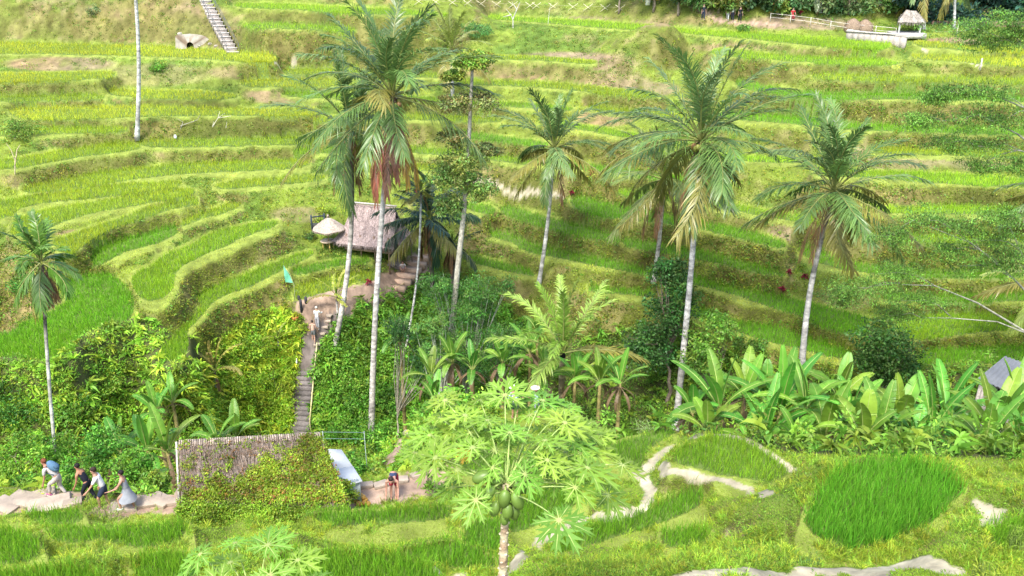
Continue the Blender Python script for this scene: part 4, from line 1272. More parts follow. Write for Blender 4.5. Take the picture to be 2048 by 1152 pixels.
SHRUBS = [
    # u, v, ru, rv, colour, leaf, label
    (510, 690, 40, 34, (.22, .38, .035), .14, 'bright light green shrub on the slope left of the path'),
    (470, 760, 60, 40, (.22, .36, .03), .13, 'broad yellow green shrub above the vine covered shed'),
    (560, 770, 36, 50, (.21, .34, .03), .13, 'yellow green shrub touching the dark steps on their left'),
    (215, 775, 34, 22, (.16, .32, .03), .13, 'rounded green shrub under the bank of the big terrace'),
    (30, 815, 60, 34, (.06, .18, .03), .12, 'dark green shrub at the left edge below the big terrace'),
    (150, 825, 44, 34, (.11, .26, .03), .13, 'green shrub right of the areca trunk'),
    (690, 700, 30, 26, (.10, .25, .03), .13, 'low green shrub at the foot of the curved palm'),
    (720, 800, 56, 36, (.11, .28, .03), .16, 'fern like green shrub left of the tallest palm base'),
    (690, 760, 50, 34, (.13, .29, .03), .16, 'fern like light shrub right of the dark steps'),
    (745, 880, 50, 44, (.12, .31, .035), .15, 'bright green shrub above the bending man'),
    (690, 860, 44, 34, (.12, .30, .035), .15, 'bright green shrub behind the white sheet roof'),
    (780, 800, 40, 36, (.07, .22, .03), .15, 'dark green shrub right of the tallest palm base'),
    (880, 790, 34, 30, (.10, .27, .03), .15, 'green shrub between the path and the banana trunks'),
    (645, 430, 26, 16, (.22, .33, .03), .13, 'yellow green shrub behind the straw umbrella'),
    (625, 470, 16, 14, (.10, .2, .04), .12, 'small dark shrub left of the bamboo table'),
    (800, 205, 20, 14, (.10, .24, .05), .13, 'small green shrub on the upper terraces behind the tallest palm'),
    (950, 62, 46, 16, (.10, .24, .06), .16, 'dark green shrub left of the bare forked tree'),
    (320, 135, 22, 16, (.15, .34, .04), .13, 'bright green bush hanging on the upper left bank'),
    (185, 22, 16, 14, (.22, .30, .12), .14, 'pale small bush on the brown slope at upper left'),
    (1490, 58, 16, 9, (.12, .28, .05), .14, 'small round bush near the walkers on the hilltop'),
    (1330, 700, 40, 34, (.08, .2, .03), .14, 'dark bush at the foot of the large palm'),
    (1500, 690, 34, 24, (.10, .22, .03), .14, 'green bush above the banana leaves'),
    (1895, 800, 36, 26, (.10, .22, .03), .14, 'green bush left of the grey roofed hut'),
    (40, 260, 40, 26, (.18, .30, .05), .15, 'hazy light green bush on the left slope'),
    (50, 560, 40, 22, (.11, .25, .04), .13, 'green bush behind the areca crown'),
    (10, 770, 46, 22, (.07, .2, .035), .12, 'dark feathery bush at the left end of the big terrace'),
    (870, 985, 26, 24, (.16, .28, .03), .09, 'small rounded shrub right of the bending man'),
    (855, 960, 22, 24, (.14, .27, .03), .09, 'shrub by the clay landing under the papaya leaves'),
]
NEARSH = [
    (30, 915, 60, 42, 31.0, (.16, .36, .035), .12, 'bright green shrub at left edge above the stone slabs'),
    (110, 900, 46, 40, 31.0, (.14, .33, .035), .12, 'bright green shrub above the first hiker'),
    (200, 890, 46, 44, 31.0, (.10, .29, .035), .12, 'green shrub above the dark dressed hiker'),
    (150, 955, 50, 28, 28.0, (.14, .33, .035), .11, 'bushy green shrub just behind the hikers'),
    (265, 935, 46, 40, 27.5, (.15, .35, .035), .11, 'bright green shrub behind the hiker in the grey dress'),
    (310, 970, 30, 26, 26.0, (.16, .30, .035), .10, 'yellow green shrub left of the vine covered shed'),
    (50, 970, 60, 26, 27.0, (.12, .28, .03), .11, 'dark lower shrub behind the stone slabs'),
    (700, 925, 30, 28, 27.5, (.13, .31, .035), .11, 'green shrub right of the white sheet roof'),
    (745, 945, 28, 20, 27.5, (.20, .32, .04), .10, 'light leafy shrub behind the bending man'),
    (690, 985, 24, 36, 23.4, (.20, .32, .03), .08, 'vine mound at the right corner of the shed'),
]
for (u, v, ru, rv, c_, lf, lab) in SHRUBS:
    g = gp(u, v + rv * .5)
    y = g[1]
    cr = crown_at(u, v, y, ru, rv)
    tree('shrub', lab, g, .8, [cr], tr=.03, col=c_, leaf=lf, per=70, cat='shrub', group='shrubs of the valley', limbs=True)
for (u, v, ru, rv, y, c_, lf, lab) in NEARSH:
    cr = crown_at(u, v, y, ru, rv)
    g = np.array(cr[0]); g[2] = min(float(zat(g[0], g[1])), g[2] - cr[1][2] * .8)
    tree('shrub', lab, g, max(.5, cr[0][2] - g[2]), [cr], tr=.04, col=c_, leaf=lf, per=90, cat='shrub', group='shrubs of the valley', nclump=26)

# feathery trees leaning in from the right edge
for (lab, y, base, br, pads) in [
    ('feathery leaved tree leaning in from the right edge over the middle terraces', 36.0, (2130, 760),
     [[(2130, 760), (2060, 670), (1960, 610), (1870, 572), (1800, 566)], [(2130, 760), (2090, 620), (2030, 560), (1960, 500), (1900, 455)], [(2030, 560), (1990, 520), (1930, 480), (1830, 440)], [(2060, 670), (1990, 640), (1900, 632), (1840, 634)], [(2090, 620), (2060, 560), (2040, 500)]],
     [(1735, 575, 70, 18), (1690, 590, 40, 12), (1800, 545, 55, 16), (1850, 600, 60, 13), (1790, 470, 50, 14), (1850, 440, 60, 16), (1920, 450, 60, 16), (1990, 480, 60, 18), (1960, 530, 60, 16), (2030, 520, 40, 20), (1900, 500, 46, 12), (1800, 630, 46, 8), (2000, 430, 50, 12)]),
    ('feathery leaved tree leaning in from the upper right corner', 38.0, (2200, 420),
     [[(2200, 420), (2120, 330), (2040, 270), (1960, 230), (1880, 240)], [(2120, 330), (2060, 220), (2000, 195), (1920, 185)], [(2120, 330), (2080, 160), (2040, 90), (1960, 60)], [(2120, 330), (2040, 300), (1950, 290)]],
     [(1930, 62, 80, 12), (2010, 42, 60, 14), (1985, 84, 60, 12), (2040, 70, 40, 16), (1920, 180, 50, 9), (1990, 190, 60, 12), (1870, 196, 30, 8), (1840, 240, 46, 9), (1930, 240, 60, 14), (2010, 240, 50, 14), (1900, 285, 50, 9), (1980, 290, 60, 12), (2030, 330, 40, 14), (1960, 330, 40, 8)])]:
    b = at_y(*base, y)
    b[2] = float(zat(b[0], b[1]))
    t = thing('feathery_tree', lab, 'tree', b)
    mb, ml = MB(), MB()
    root = np.array([b, at_y(*base, y)])
    mb.tube([root[0], (root[0] + root[1]) / 2 + [.2, 0, 0], root[1]], [.24, .2, .16], 9, (.26, .26, .21))
    for q, bl in enumerate(br):
        P = smooth = np.array([at_y(u, v, y) + np.array([0, .25 * math.sin(i + q), 0]) for i, (u, v) in enumerate(bl)])
        mb.tube(P, np.linspace(.075 if q < 2 else .04, .012, len(P)), 6, (.30, .30, .24), cap=False)
    for (u, v, ru, rv) in pads:
        c, r = crown_at(u, v, y, ru, rv)
        cand = min((q for bl in br for q in bl), key=lambda q: (q[0] - u - 60) ** 2 + (q[1] - v) ** 2)
        q0 = at_y(*cand, y)
        mb.tube([q0, (q0 + c) / 2 + [0, 0, .15], c, c - [r[0] * .8, 0, .05]], [.03, .02, .012, .005], 5, (.26, .26, .2), cap=False)
        nc = 60
        uu = nrm(RS.normal(size=(nc, 3)))
        cen = c + uu * np.array([r[0] * 1.2, r[0], r[2] * 2.0]) * RS.uniform(.2, 1, (nc, 1))
        vc = np.array([.13, .26, .04]) * RS.uniform(.4, 1.6, (nc, 1))
        ml.leaves(cen, 46, np.stack([np.full(nc, .55), np.full(nc, .55), np.full(nc, .10)], 1), .10, vc, asp=.3, flat=2.0, shell=.1)
    mb.build('trunk', M_BARK, t, True)
    ml.build('crown', M_LEAF, t)

# bare forked tree, thin saplings on the upper terraces
def twig_tree(lab, u, v, pts, r=.06, col=(.42, .42, .36), lv=None, name='bare_tree'):
    g = gp(u, v)
    t = thing(name, lab, 'tree', g)
    mb = MB()
    for bl in pts:
        P = np.array([at_y(a, b_, g[1]) for a, b_ in bl])
        mb.tube(P, np.linspace(r, r * .35, len(P)), 6, col, cap=False)
    mb.build('trunk', M_BARK, t, True)
    if lv:
        ml = MB()
        for (a, b_, ru, rv, c_) in lv:
            c, rr = crown_at(a, b_, g[1], ru, rv)
            ml.leaves([c], 220, np.array([rr]), .18, np.array(c_), shell=.1)
        ml.build('crown', M_LEAF, t)
    return t


twig_tree('pale bare forked tree on the top terraces', 1026, 56, [[(1026, 56), (1026, 40), (1022, 30), (1012, 18)], [(1026, 38), (1034, 18), (1040, 4)], [(1022, 30), (1006, 34)], [(1034, 20), (1024, 4)]], .09)
twig_tree('leafless branching shrub on the left terraces below the yellow rice', 432, 254, [[(425, 254), (436, 236), (450, 226)], [(436, 236), (440, 222)], [(436, 236), (462, 232)], [(425, 254), (428, 242)]], .04, (.5, .48, .38))
twig_tree('broken grey stems leaning on the left terraces', 362, 258, [[(360, 260), (366, 244), (352, 236)], [(360, 252), (395, 240), (400, 230)], [(452, 256), (454, 242)]], .035, (.36, .34, .28))
twig_tree('small bare sapling at the left edge of the terraces', 32, 350, [[(30, 354), (30, 320), (22, 300), (12, 286)], [(30, 330), (34, 300), (40, 290)]], .05, (.5, .42, .28))
twig_tree('thin pale pole like sapling on the hilltop terrace', 1096, 48, [[(1096, 48), (1099, 20), (1102, 6)]], .03, (.6, .62, .5))


# ------------------------------------------------------------ bananas
def banana_leaf(base, az, e0, bend, L, Wd, col, torn=.3, stalk=.35, brown=False):
    mb = MB()
    m = 15
    s = np.linspace(0, 1, m)
    e = e0 - bend * s ** 1.4
    h = np.array([math.cos(az), math.sin(az), 0])
    sd = np.array([-math.sin(az), math.cos(az), 0])
    tg = np.cos(e)[:, None] * h + np.sin(e)[:, None] * np.array([0, 0, 1.0])
    P = base + np.concatenate([[np.zeros(3)], np.cumsum((tg[1:] + tg[:-1]) / 2 * ((L + stalk) / (m - 1)), 0)])
    rib = np.array([.42, .52, .15]) if not brown else np.array([.26, .18, .1])
    mb.tube(P, np.interp(s, [0, .25, 1], [.04, .028, .006]), 5, rib, cap=False)
    s0 = stalk / (L + stalk)
    nn = 22
    t = np.linspace(0, 1, nn)
    st = s0 + (1 - s0) * t
    C_ = np.stack([np.interp(st, s, P[:, k]) for k in range(3)], 1)
    E_ = np.interp(st, s, e)
    up = -np.sin(E_)[:, None] * h + np.cos(E_)[:, None] * np.array([0, 0, 1.0])
    wf = np.clip(np.sin(np.pi * (t * .93 + .05)) ** .55, .05, 1) * Wd / 2
    for sg in (-1, 1):
        V, Q, Cc = [], [], []
        drp = RS.uniform(.1, .5)
        for i in range(nn - 1):
            gapa = RS.uniform(.25, .9) * .5 if RS.rand() < torn else 0
            w0, w1 = wf[i], wf[i + 1]
            jz = -RS.uniform(0, .5) * drp if gapa else 0
            fold = .35 * (1 - drp)
            a0, a1 = C_[i], C_[i + 1]
            o0 = a0 + sg * sd * w0 * .92 + up[i] * w0 * (fold - drp * .5) + (a1 - a0) * (.6 + gapa)
            o1 = a1 + sg * sd * w1 * .92 + up[i + 1] * w1 * (fold - drp * .5 + jz) + (a1 - a0) * .6
            m0 = (a0 + o0) / 2 + up[i] * w0 * .12
            m1 = (a1 + o1) / 2 + up[i + 1] * w1 * .12
            n0 = len(V)
            V += [a0, a1, m1, m0, o1, o0]
            cc = np.array(col) * (1 + .05 * RS.normal())
            Cc += [cc * 1.15, cc * 1.15, cc, cc, cc * .95, cc * .95]
            Q += [(n0, n0 + 1, n0 + 2, n0 + 3), (n0 + 3, n0 + 2, n0 + 4, n0 + 5)]
        mb.add(V, None, Q, np.clip(np.array(Cc), .004, 1))
    return mb


def banana(label, base, H=2.2, nl=8, L=1.9, Wd=.55, seed=0, dead=3, col=(.16, .33, .035), lean=0.0, group='banana plants on the near bank', trunks=1):
    global RS
    keep = RS
    RS = np.random.RandomState(seed)
    base = np.array(base, float)
    t = thing('banana_plant', label, 'banana plant', base, group)
    top = base + np.array([lean, 0, H])
    s = np.linspace(0, 1, 7)
    P = base + (top - base) * s[:, None]
    MB().tube(P, np.interp(s, [0, 1], [.15, .08]), 9, np.array([.30, .26, .10]) * RS.uniform(.5, 1.2, (7, 1))).build('stem', M_BARK, t, True)
    for k in range(nl):
        f = k / max(1, nl - 1)
        az = k * 2.4 + seed * 1.3 + RS.normal(0, .2)
        e0 = R(84 - 48 * f) + RS.normal(0, .06)
        bd = .25 + 1.25 * f + RS.uniform(-.1, .3)
        LL = L * (.85 + .3 * RS.rand())
        cc = np.array(col) * RS.uniform(.7, 1.3) * np.array([RS.uniform(.75, 1.2), 1, 1])
        banana_leaf(top - np.array([0, 0, .15]), az, e0, bd, LL, Wd * RS.uniform(.85, 1.1), cc, torn=.12 + .35 * f).build('leaf', M_BANANA, t)
    for k in range(dead):
        az = RS.uniform(0, 6.28)
        banana_leaf(top - np.array([0, 0, .2]), az, R(-20), 1.35, L * .7, Wd * .45, np.array([.26, .18, .10]) * RS.uniform(.6, 1.3), torn=.5, brown=True).build('dead_leaf', M_BANANA, t)
    RS = keep
    return t


def base_under(u, v, y):
    b = at_y(u, v, y)
    b[2] = float(zat(b[0], b[1]))
    return b


NB = [  # u, v of the leaf fan's heart, distance, length, label
    (1385, 800, 29.5, 1.6, 'banana plant at the foot of the large palm, leftmost of the right hand row'),
    (1440, 790, 29.0, 2.1, 'banana plant with upright leaves before the light green tree'),
    (1490, 765, 30.5, 1.9, 'banana plant with raised narrow leaves behind the row'),
    (1560, 800, 28.5, 2.2, 'banana plant with broad torn leaves above the rounded terrace'),
    (1612, 790, 28.0, 2.5, 'tallest banana plant, erect broad leaf before the rightmost palm trunk'),
    (1650, 850, 26.8, 2.0, 'banana plant with drooping pale leaf left of the big rice terrace'),
    (1700, 810, 28.5, 2.1, 'banana plant with a yellowed curled leaf tip behind the big rice terrace'),
    (1755, 870, 26.5, 1.9, 'banana plant with wide round leaves over the big rice terrace'),
    (1800, 820, 28.5, 2.2, 'banana plant with an erect bright leaf left of the shrub'),
    (1862, 850, 28.0, 2.0, 'banana plant whose leaves arch right behind the big rice terrace'),
    (1925, 870, 27.0, 2.0, 'banana plant with dark leaves under the grey roofed hut'),
    (1985, 850, 26.5, 2.4, 'banana plant with long leaning leaves at the right end'),
    (2040, 880, 25.0, 2.2, 'banana plant cut by the right edge with a brown ragged stem'),
    (2030, 820, 27.5, 2.2, 'banana plant beside the wall of the grey roofed hut'),
    (1415, 835, 27.5, 1.5, 'low banana plant in front of the plants by the large palm'),
    (1530, 850, 27.0, 1.8, 'dark leaved banana plant directly above the rounded terrace'),
    (1590, 870, 25.8, 1.5, 'low banana plant with a bright leaf held out to the left'),
    (1720, 880, 25.6, 1.6, 'low banana plant touching the far edge of the big rice terrace'),
    (1825, 880, 26.0, 1.7, 'banana plant with folded leaves behind the far edge of the big terrace'),
    (1960, 900, 25.0, 1.7, 'low banana plant with one leaf folded down near the right edge'),
    (1680, 770, 31.0, 2.0, 'banana plant in the back row beside the round dark tree'),
    (1890, 815, 30.0, 1.9, 'banana plant in the back row left of the grey roofed hut'),
    (1530, 770, 31.0, 2.0, 'banana plant in the back row left of the rightmost palm trunk'),
]
for k, (u, v, y, L, lab) in enumerate(NB):
    top = at_y(u, v + 25, y)
    b = np.array([top[0], top[1], float(zat(top[0], top[1]))])
    H = max(.5, top[2] - b[2])
    L *= (.8, 1.12, .92, 1.25, .75, 1.0)[k % 6]
    banana(lab, b, H, 7 + (k * 5) % 4, L * .95, .5 + .07 * (k % 3), 100 + k, 3, (.12 + .03 * (k % 3), .32, .035), group='banana plants on the near bank')
MBN = [  # valley bananas
    (312, 800, 42, 1.5, 'banana plant with brown hanging leaves left of the valley above the hikers'),
    (345, 780, 43, 1.6, 'banana plant with spreading leaves above the shed, leaves fanned wide'),
    (295, 880, 32, 1.7, 'banana plant with upright bright leaves above the hiker in white'),
    (335, 880, 31.5, 1.8, 'banana plant with a large paddle leaf left of the shed'),
    (240, 880, 33, 1.6, 'banana plant behind the four hikers, upright narrow leaf'),
    (285, 945, 27.5, .9, 'low banana plant with a big rounded leaf behind the grey dress hiker'),
    (435, 860, 36, 1.6, 'banana plant with four raised leaves behind the shed roof'),
    (472, 850, 37, 1.5, 'banana plant with one tall erect leaf behind the shed roof'),
    (800, 655, 50, 1.7, 'banana plant beside the slender white areca trunk'),
    (862, 730, 44, 1.7, 'banana plant with light leaves left of the brown banana trunks'),
    (870, 780, 41, 1.5, 'low banana plant with light leaves near the far end of the clay path'),
    (905, 700, 45, 1.6, 'banana plant with tall brown stem, first of the cluster at centre'),
    (945, 715, 44, 1.5, 'banana plant with hanging dead leaves left of the young palm'),
    (1005, 700, 44, 1.5, 'banana plant with drooping leaves before the dark leafy tree'),
    (1060, 680, 45, 1.8, 'banana plant with one erect yellow green leaf left of the young palm'),
    (1090, 730, 42, 1.5, 'banana plant with thick brown stem under the young palm'),
    (1150, 735, 42, 1.6, 'banana plant with brown skirt right of the young palm'),
    (1200, 740, 41, 1.7, 'banana plant with dark tilted leaves right of the young palm'),
    (1240, 745, 40.5, 1.7, 'banana plant with long leaf pointing right, last of the centre cluster'),
    (1075, 640, 50, 1.3, 'small banana plant high among the dark leafy trees'),
]
for k, (u, v, y, L, lab) in enumerate(MBN):
    top = at_y(u, v + 22, y)
    b = np.array([top[0], top[1], float(zat(top[0], top[1]))])
    H = max(.4, top[2] - b[2])
    cl = 11 <= k <= 18
    banana(lab, b, H, 7 + k % 3, L, .5, 200 + k, 9 if cl else 3, (.12 + .04 * (k % 2), .30, .035), group='banana plants of the valley')


# tall grass clumps (sugar cane like)
def cane(lab, u, v, y, H, n=60, col=(.2, .33, .05), spread=.5, wd=.035):
    b = base_under(u, v, y)
    c = at_y(u, v, y)
    z0 = min(b[2], c[2] - .1)
    b[2] = z0
    t = thing('tall_grass_clump', lab, 'grass clump', b, 'tall grass clumps')
    mb = MB()
    P = b + RS.normal(0, spread * .45, (n, 3)) * [1, 1, 0]
    mb.blades(P, updirs(n, .22), horiz(n), .02 + RS.uniform(.5, 1.0, n) * H, wd * .8, 0.0, np.array([.22, .30, .08]) * RS.uniform(.6, 1.2, (n, 1)))
    m = n * 3
    k = np.repeat(np.arange(n), 3)
    P2 = P[k] + np.array([0, 0, 1]) * (RS.uniform(.15, .7, (m, 1)) * H)
    mb.blades(P2, updirs(m, .5), horiz(m), RS.uniform(.4, .75, m) * H * .7, wd, RS.uniform(.5, 1.1, m), np.array(col) * RS.uniform(.7, 1.3, (m, 1)), prof=((0, .7), (.3, 1), (.65, .7), (1, 0)))
    mb.build('foliage', M_GRASS, t)


cane('tall reed grass clump with whitish leaves beside the large palm trunk', 1295, 840, 30, 2.0, 60, (.30, .40, .16))
cane('tall reed grass clump left of the first banana plant in the right row', 1330, 850, 29.5, 1.3, 50, (.22, .36, .06))
cane('tall cane grass behind the first hiker', 118, 905, 32, 1.9, 60, (.22, .38, .05))
cane('tall cane grass between the banana plants above the hikers', 272, 875, 33.5, 2.0, 70, (.24, .38, .05))
cane('tall cane grass clump left of the shed', 345, 900, 31, 1.7, 60, (.20, .36, .05))
cane('tall cane grass behind the dark dressed hiker', 205, 880, 33, 1.7, 60, (.18, .34, .05))
cane('tall cane grass at the left edge', 15, 880, 34, 1.7, 60, (.16, .30, .05))
cane('grass clump below the tallest palm', 735, 905, 33, 1.3, 60, (.15, .34, .04))
cane('grass clump beside the stairs by the hut', 858, 850, 38, 1.4, 50, (.18, .33, .04))
cane('pale fern like clump at lower right corner', 1975, 1118, 13.5, .5, 30, (.36, .45, .06), .3, .03)
cane('long grass at the right edge below the big rice terrace', 2040, 1068, 14.5, .7, 40, (.25, .38, .05), .3, .02)
cane('long grass below the papaya right side', 1240, 1150, 14.5, .5, 50, (.33, .42, .05), .3, .015)
cane('dark long grass tuft on the lowest bank', 1480, 1125, 14.0, .3, 60, (.12, .25, .05), .4, .014)
cane('dark long grass tuft under the big rice terrace', 1620, 1115, 14.2, .3, 60, (.12, .25, .05), .4, .014)


# red leaved ti plants
cane('grassy tussock hiding the legs of the dark dressed hiker', 186, 1012, 22.9, .55, 90, (.24, .40, .04), .7, .02)
cane('grassy tussock in front of the hiker in white t-shirt', 212, 1024, 22.5, .4, 80, (.26, .42, .04), .6, .02)
def ti(lab, u, v, r=.34, col=(.26, .03, .05), n=26):
    g = gp(u, v)
    t = thing('ti_plant', lab, 'red plant', g, 'red ti plants on the slope')
    MB().tube([g, g + [0, 0, r * 1.1]], [.03, .02], 6, (.25, .2, .12)).build('stem', M_BARK, t)
    mb = MB()
    u_ = nrm(RS.normal(size=(n, 3)) + np.array([0, 0, .5]))
    mb.blades(np.tile(g + [0, 0, r], (n, 1)), u_, nrm(np.cross(u_, horiz(n))), r * RS.uniform(.7, 1.2, n), .12, .35, np.array(col) * RS.uniform(.6, 1.5, (n, 1)))
    mb.build('foliage', M_LEAF, t)


for u, v, lab in ((737, 570, 'red ti plant above the clay path before the hut'), (1563, 586, 'pink red ti plant on the right terraces, lowest of three'), (1610, 560, 'red ti plant left of the rightmost palm trunk'),
                  (1578, 552, 'pale pink ti plant, uppermost of three on the right terraces'), (689, 352, 'red ti plant left of the hut ridge'), (1182, 350, 'small red ti plant under the slim palm crown'),
                  (1143, 392, 'red ti plant at the end of the pale footpath'), (2024, 742, 'red ti plant over the grey roofed hut'), (790, 865, 'dark red ti plant left of the clay path end'),
                  (1602, 30, 'tall dark red plant on the hilltop'), (833, 385, 'reddish plant right of the hut roof')):
    ti(lab, u, v)


# ------------------------------------------------------------ papaya trees in the foreground
def papaya_leaf(mb, c, n_up, fwd, size, col, ribc=(.42, .50, .16)):
    """deeply lobed leaf: nine lobes, each with pointed side lobes"""
    n_up = nrm(np.array(n_up, float))
    fwd = np.array(fwd, float)
    fwd = nrm(fwd - n_up * np.dot(fwd, n_up))
    sd = np.cross(n_up, fwd)
    angs = np.radians([0, 38, -38, 78, -78, 118, -118, 155, -155])
    ln = np.array([1, .95, .95, .85, .85, .7, .7, .5, .5]) * size
    drg = RS.uniform(.12, .3)
    for a, l in zip(angs, ln):
        a += RS.normal(0, .05)
        d = math.cos(a) * fwd + math.sin(a) * sd
        q = np.cross(n_up, d)

        def pt(s, w, lift=0.0):
            return c + d * (s * l) + q * (w * l) - n_up * (drg * l * s * s) + n_up * (abs(w) * .35 * l + lift)
        # outline of one lobe: main axis with barbs
        ax = [pt(s, 0) for s in (0, .2, .38, .55, .74, 1.0)]
        for sg in (-1, 1):
            V = ax + [pt(.16, sg * .04), pt(.30, sg * .05), pt(.52, sg * .30), pt(.42, sg * .07), pt(.75, sg * .27), pt(.60, sg * .065), pt(.91, sg * .15), pt(.80, sg * .05), pt(.34, sg * .12)]
            T = [(0, 1, 6), (1, 7, 6), (1, 2, 7), (2, 8, 14), (2, 9, 8), (2, 14, 7), (2, 3, 9), (3, 10, 9), (3, 11, 10), (3, 4, 11), (4, 12, 11), (4, 13, 12), (4, 5, 13)]
            if sg < 0:
                T = [x[::-1] for x in T]
            cv = np.array(col) * (1 + .06 * RS.normal())
            mb.add(V, T, None, np.clip(cv, .004, 1))
        mb.blades(np.array([c + n_up * .002]), np.array([d]), np.array([q]), l * .9, .022 * size / .4 * .7, 0, np.array(ribc), prof=((0, 1), (.6, .5), (1, 0)))
        # keep the rib on the drooping blade
        mb.V[-1] = mb.V[-1] - n_up * (drg * l * (np.array([0, 0, .6, .6, 1]) * .9) ** 2)[:, None] + n_up * .003


def papaya(label, top, leaves, base_z, seed, fruit=True, r=.055):
    global RS
    keep = RS
    RS = np.random.RandomState(seed)
    top = np.array(top, float)
    base = np.array([top[0] - .12, top[1] + .1, base_z])
    t = thing('papaya_tree', label, 'papaya tree', base)
    s = np.linspace(0, 1, 60)
    P = base + (top - base) * s[:, None]
    rad = (r * 1.5 * (1 - s) + r * .8 * s) * (1 + .06 * (np.arange(60) % 2))
    a = np.where((np.arange(60) % 4 < 2)[:, None], np.array([.36, .26, .16]), np.array([.50, .43, .27]))
    tr = MB()
    tr.tube(P, rad, 14, a)
    # leaf scars winding up the trunk
    for k in range(90):
        z = k / 90
        if z > .97:
            break
        az = k * 2.4
        c = base + (top - base) * z
        rr = np.interp(z, s, rad) * .98
        o = np.array([math.cos(az), math.sin(az), 0])
        tr.ball(c + o * rr, (.022, .022, .014), (.58, .50, .34), 6, 4)
    tr.build('trunk', M_BARK, t, True)
    for (u, v, y, size, bright) in leaves:
        c = at_y(u, v, y)
        d = c - top
        hd = nrm(np.array([d[0], d[1], 0.0]) + 1e-6)
        st = top + np.array([0, 0, RS.uniform(-.15, .05)]) + hd * r * .5
        lf = MB()
        sag = .06 * np.linalg.norm(d)
        pts = [st + (c - st) * q + np.array([0, 0, 1]) * sag * math.sin(math.pi * q) for q in np.linspace(0, 1, 7)]
        lf.tube(pts, np.linspace(.014, .007, 7), 6, (.30, .40, .12), m=1)
        upv = np.array([0, -.15, 1.0]) + hd * RS.uniform(.0, .5) + RS.normal(0, .12, 3)
        fw = hd + RS.normal(0, .25, 3)
        papaya_leaf(lf, c, upv, fw, size * RS.uniform(1.15, 1.42), np.array([.19, .36, .045]) * bright * RS.uniform(.75, 1.15) * np.array([RS.uniform(.85, 1.3), 1, 1]))
        lf.build('leaf', [M_LEAF, M_BARK], t)
    if fruit:
        for (dx, dy, dz, l, rot) in fruit:
            c = top + np.array([dx, dy, dz])
            M = Matrix.Rotation(rot, 3, 'Y')
            fm = MB().ball(c, (l * .30, l * .30, l * .5), np.array([.12, .20, .035]) * RS.uniform(.85, 1.2), 12, 10, M=M)
            fm.tube([c + np.array(M @ Vector((0, 0, l * .48))), top + np.array([dx * .2, dy * .2, dz + l * .4])], [.012, .014], 6, (.25, .33, .08))
            fm.build('papaya_fruit', M_FRUIT, t, True)
    RS = keep
    return t


Yp = 8.9
PTOP = at_y(1012, 985, Yp)
pl = [(1007, 850, 9.7, .36, 1.05), (1130, 845, 9.6, .36, 1.05), (930, 830, 9.8, .33, 1.1), (870, 915, 9.2, .40, .95), (1010, 790, 10.1, .36, 1.0), (1085, 800, 10.2, .38, 1.12), (905, 855, 10.0, .34, 1.1),
      (952, 1000, 8.6, .30, .9), (945, 895, 9.0, .33, 1.05), (1145, 880, 9.7, .34, 1.1), (1175, 935, 9.0, .40, .95), (1118, 1040, 8.2, .37, .75), (1020, 865, 9.2, .34, 1.1),
      (1090, 880, 9.3, .33, 1.0), (1180, 900, 9.8, .36, 1.0), (975, 840, 9.5, .33, .95), (1060, 870, 10.0, .34, 1.1), (1215, 990, 9.2, .34, .85), (890, 800, 10.1, .30, 1.0), (1075, 915, 9.1, .3, 1.0), (1050, 948, 8.8, .3, .95), (985, 935, 8.9, .28, .9), (1110, 960, 9.3, .32, .9), (1160, 860, 9.9, .33, 1.0), (905, 975, 9.2, .28, .85), (1245, 930, 9.6, .3, .9), (860, 870, 9.8, .3, 1.0), (830, 905, 9.6, .24, 1.0), (940, 865, 9.6, .25, 1.1), (1100, 860, 9.9, .25, 1.1), (1160, 905, 9.5, .25, 1.0), (1010, 880, 9.5, .24, 1.1), (1200, 870, 10.0, .24, 1.0), (1035, 810, 10.2, .25, 1.1), (880, 835, 10.0, .24, 1.0), (1130, 815, 10.2, .25, 1.05), (975, 870, 9.7, .24, 1.0), (990, 900, 9.3, .32, .9), (1095, 920, 9.0, .32, 1.05), (915, 940, 9.0, .3, .9), (1150, 975, 8.8, .33, .85), (1060, 830, 10.0, .34, 1.1), (960, 800, 10.2, .32, 1.1), (1130, 905, 10.0, .34, 1.0)]
papaya('papaya tree in the centre foreground with a cluster of green fruit', PTOP + np.array([0, 0, .12]), pl, float(zat(PTOP[0] - .1, PTOP[1])) - .05, 5,
       [(-.30, -.02, .13, .27, 1.2), (-.24, -.1, -.06, .28, .75), (-.02, -.16, -.10, .27, .1), (.14, -.14, -.14, .27, -.35), (.18, -.02, -.02, .24, -.75), (.02, -.17, -.28, .24, .05),
        (-.14, -.12, -.28, .23, .3), (.1, -.08, -.36, .24, -.1), (-.02, -.1, -.45, .2, 0), (-.12, .05, .02, .24, .9), (-.32, .05, .04, .2, 1.35)])
pq = at_y(510, 1215, 8.9)
papaya('papaya tree whose leaf crown just rises above the bottom edge', pq,
       [(400, 1108, 9.0, .33, 1.0), (460, 1125, 9.2, .3, 1.05), (535, 1090, 9.4, .34, 1.1), (470, 1085, 9.6, .28, 1.1), (595, 1120, 9.2, .32, 1.0), (440, 1165, 8.5, .33, 1.0), (540, 1150, 8.6, .33, 1.05),
        (620, 1165, 8.8, .32, .95), (370, 1160, 8.8, .3, .9), (500, 1170, 8.3, .3, 1.0)], float(zat(pq[0], pq[1])) - .05, 9, None)
# one yellowed dead leaf hanging in the papaya
lf = MB()
papaya_leaf(lf, at_y(928, 905, 9.1), (0, -.6, .6), (-.1, -.2, -1), .16, (.60, .36, .04), (.5, .35, .1))
papaya_leaf(lf, at_y(962, 955, 8.9), (0, -.9, .3), (0, -.1, -1), .15, (.60, .38, .04), (.5, .35, .1))
o = lf.build('yellow_leaf', M_LEAF, [x for x in bpy.data.objects if x.name == 'papaya_tree'][0])
o['label'] = 'dead yellow leaves hanging in the crown'


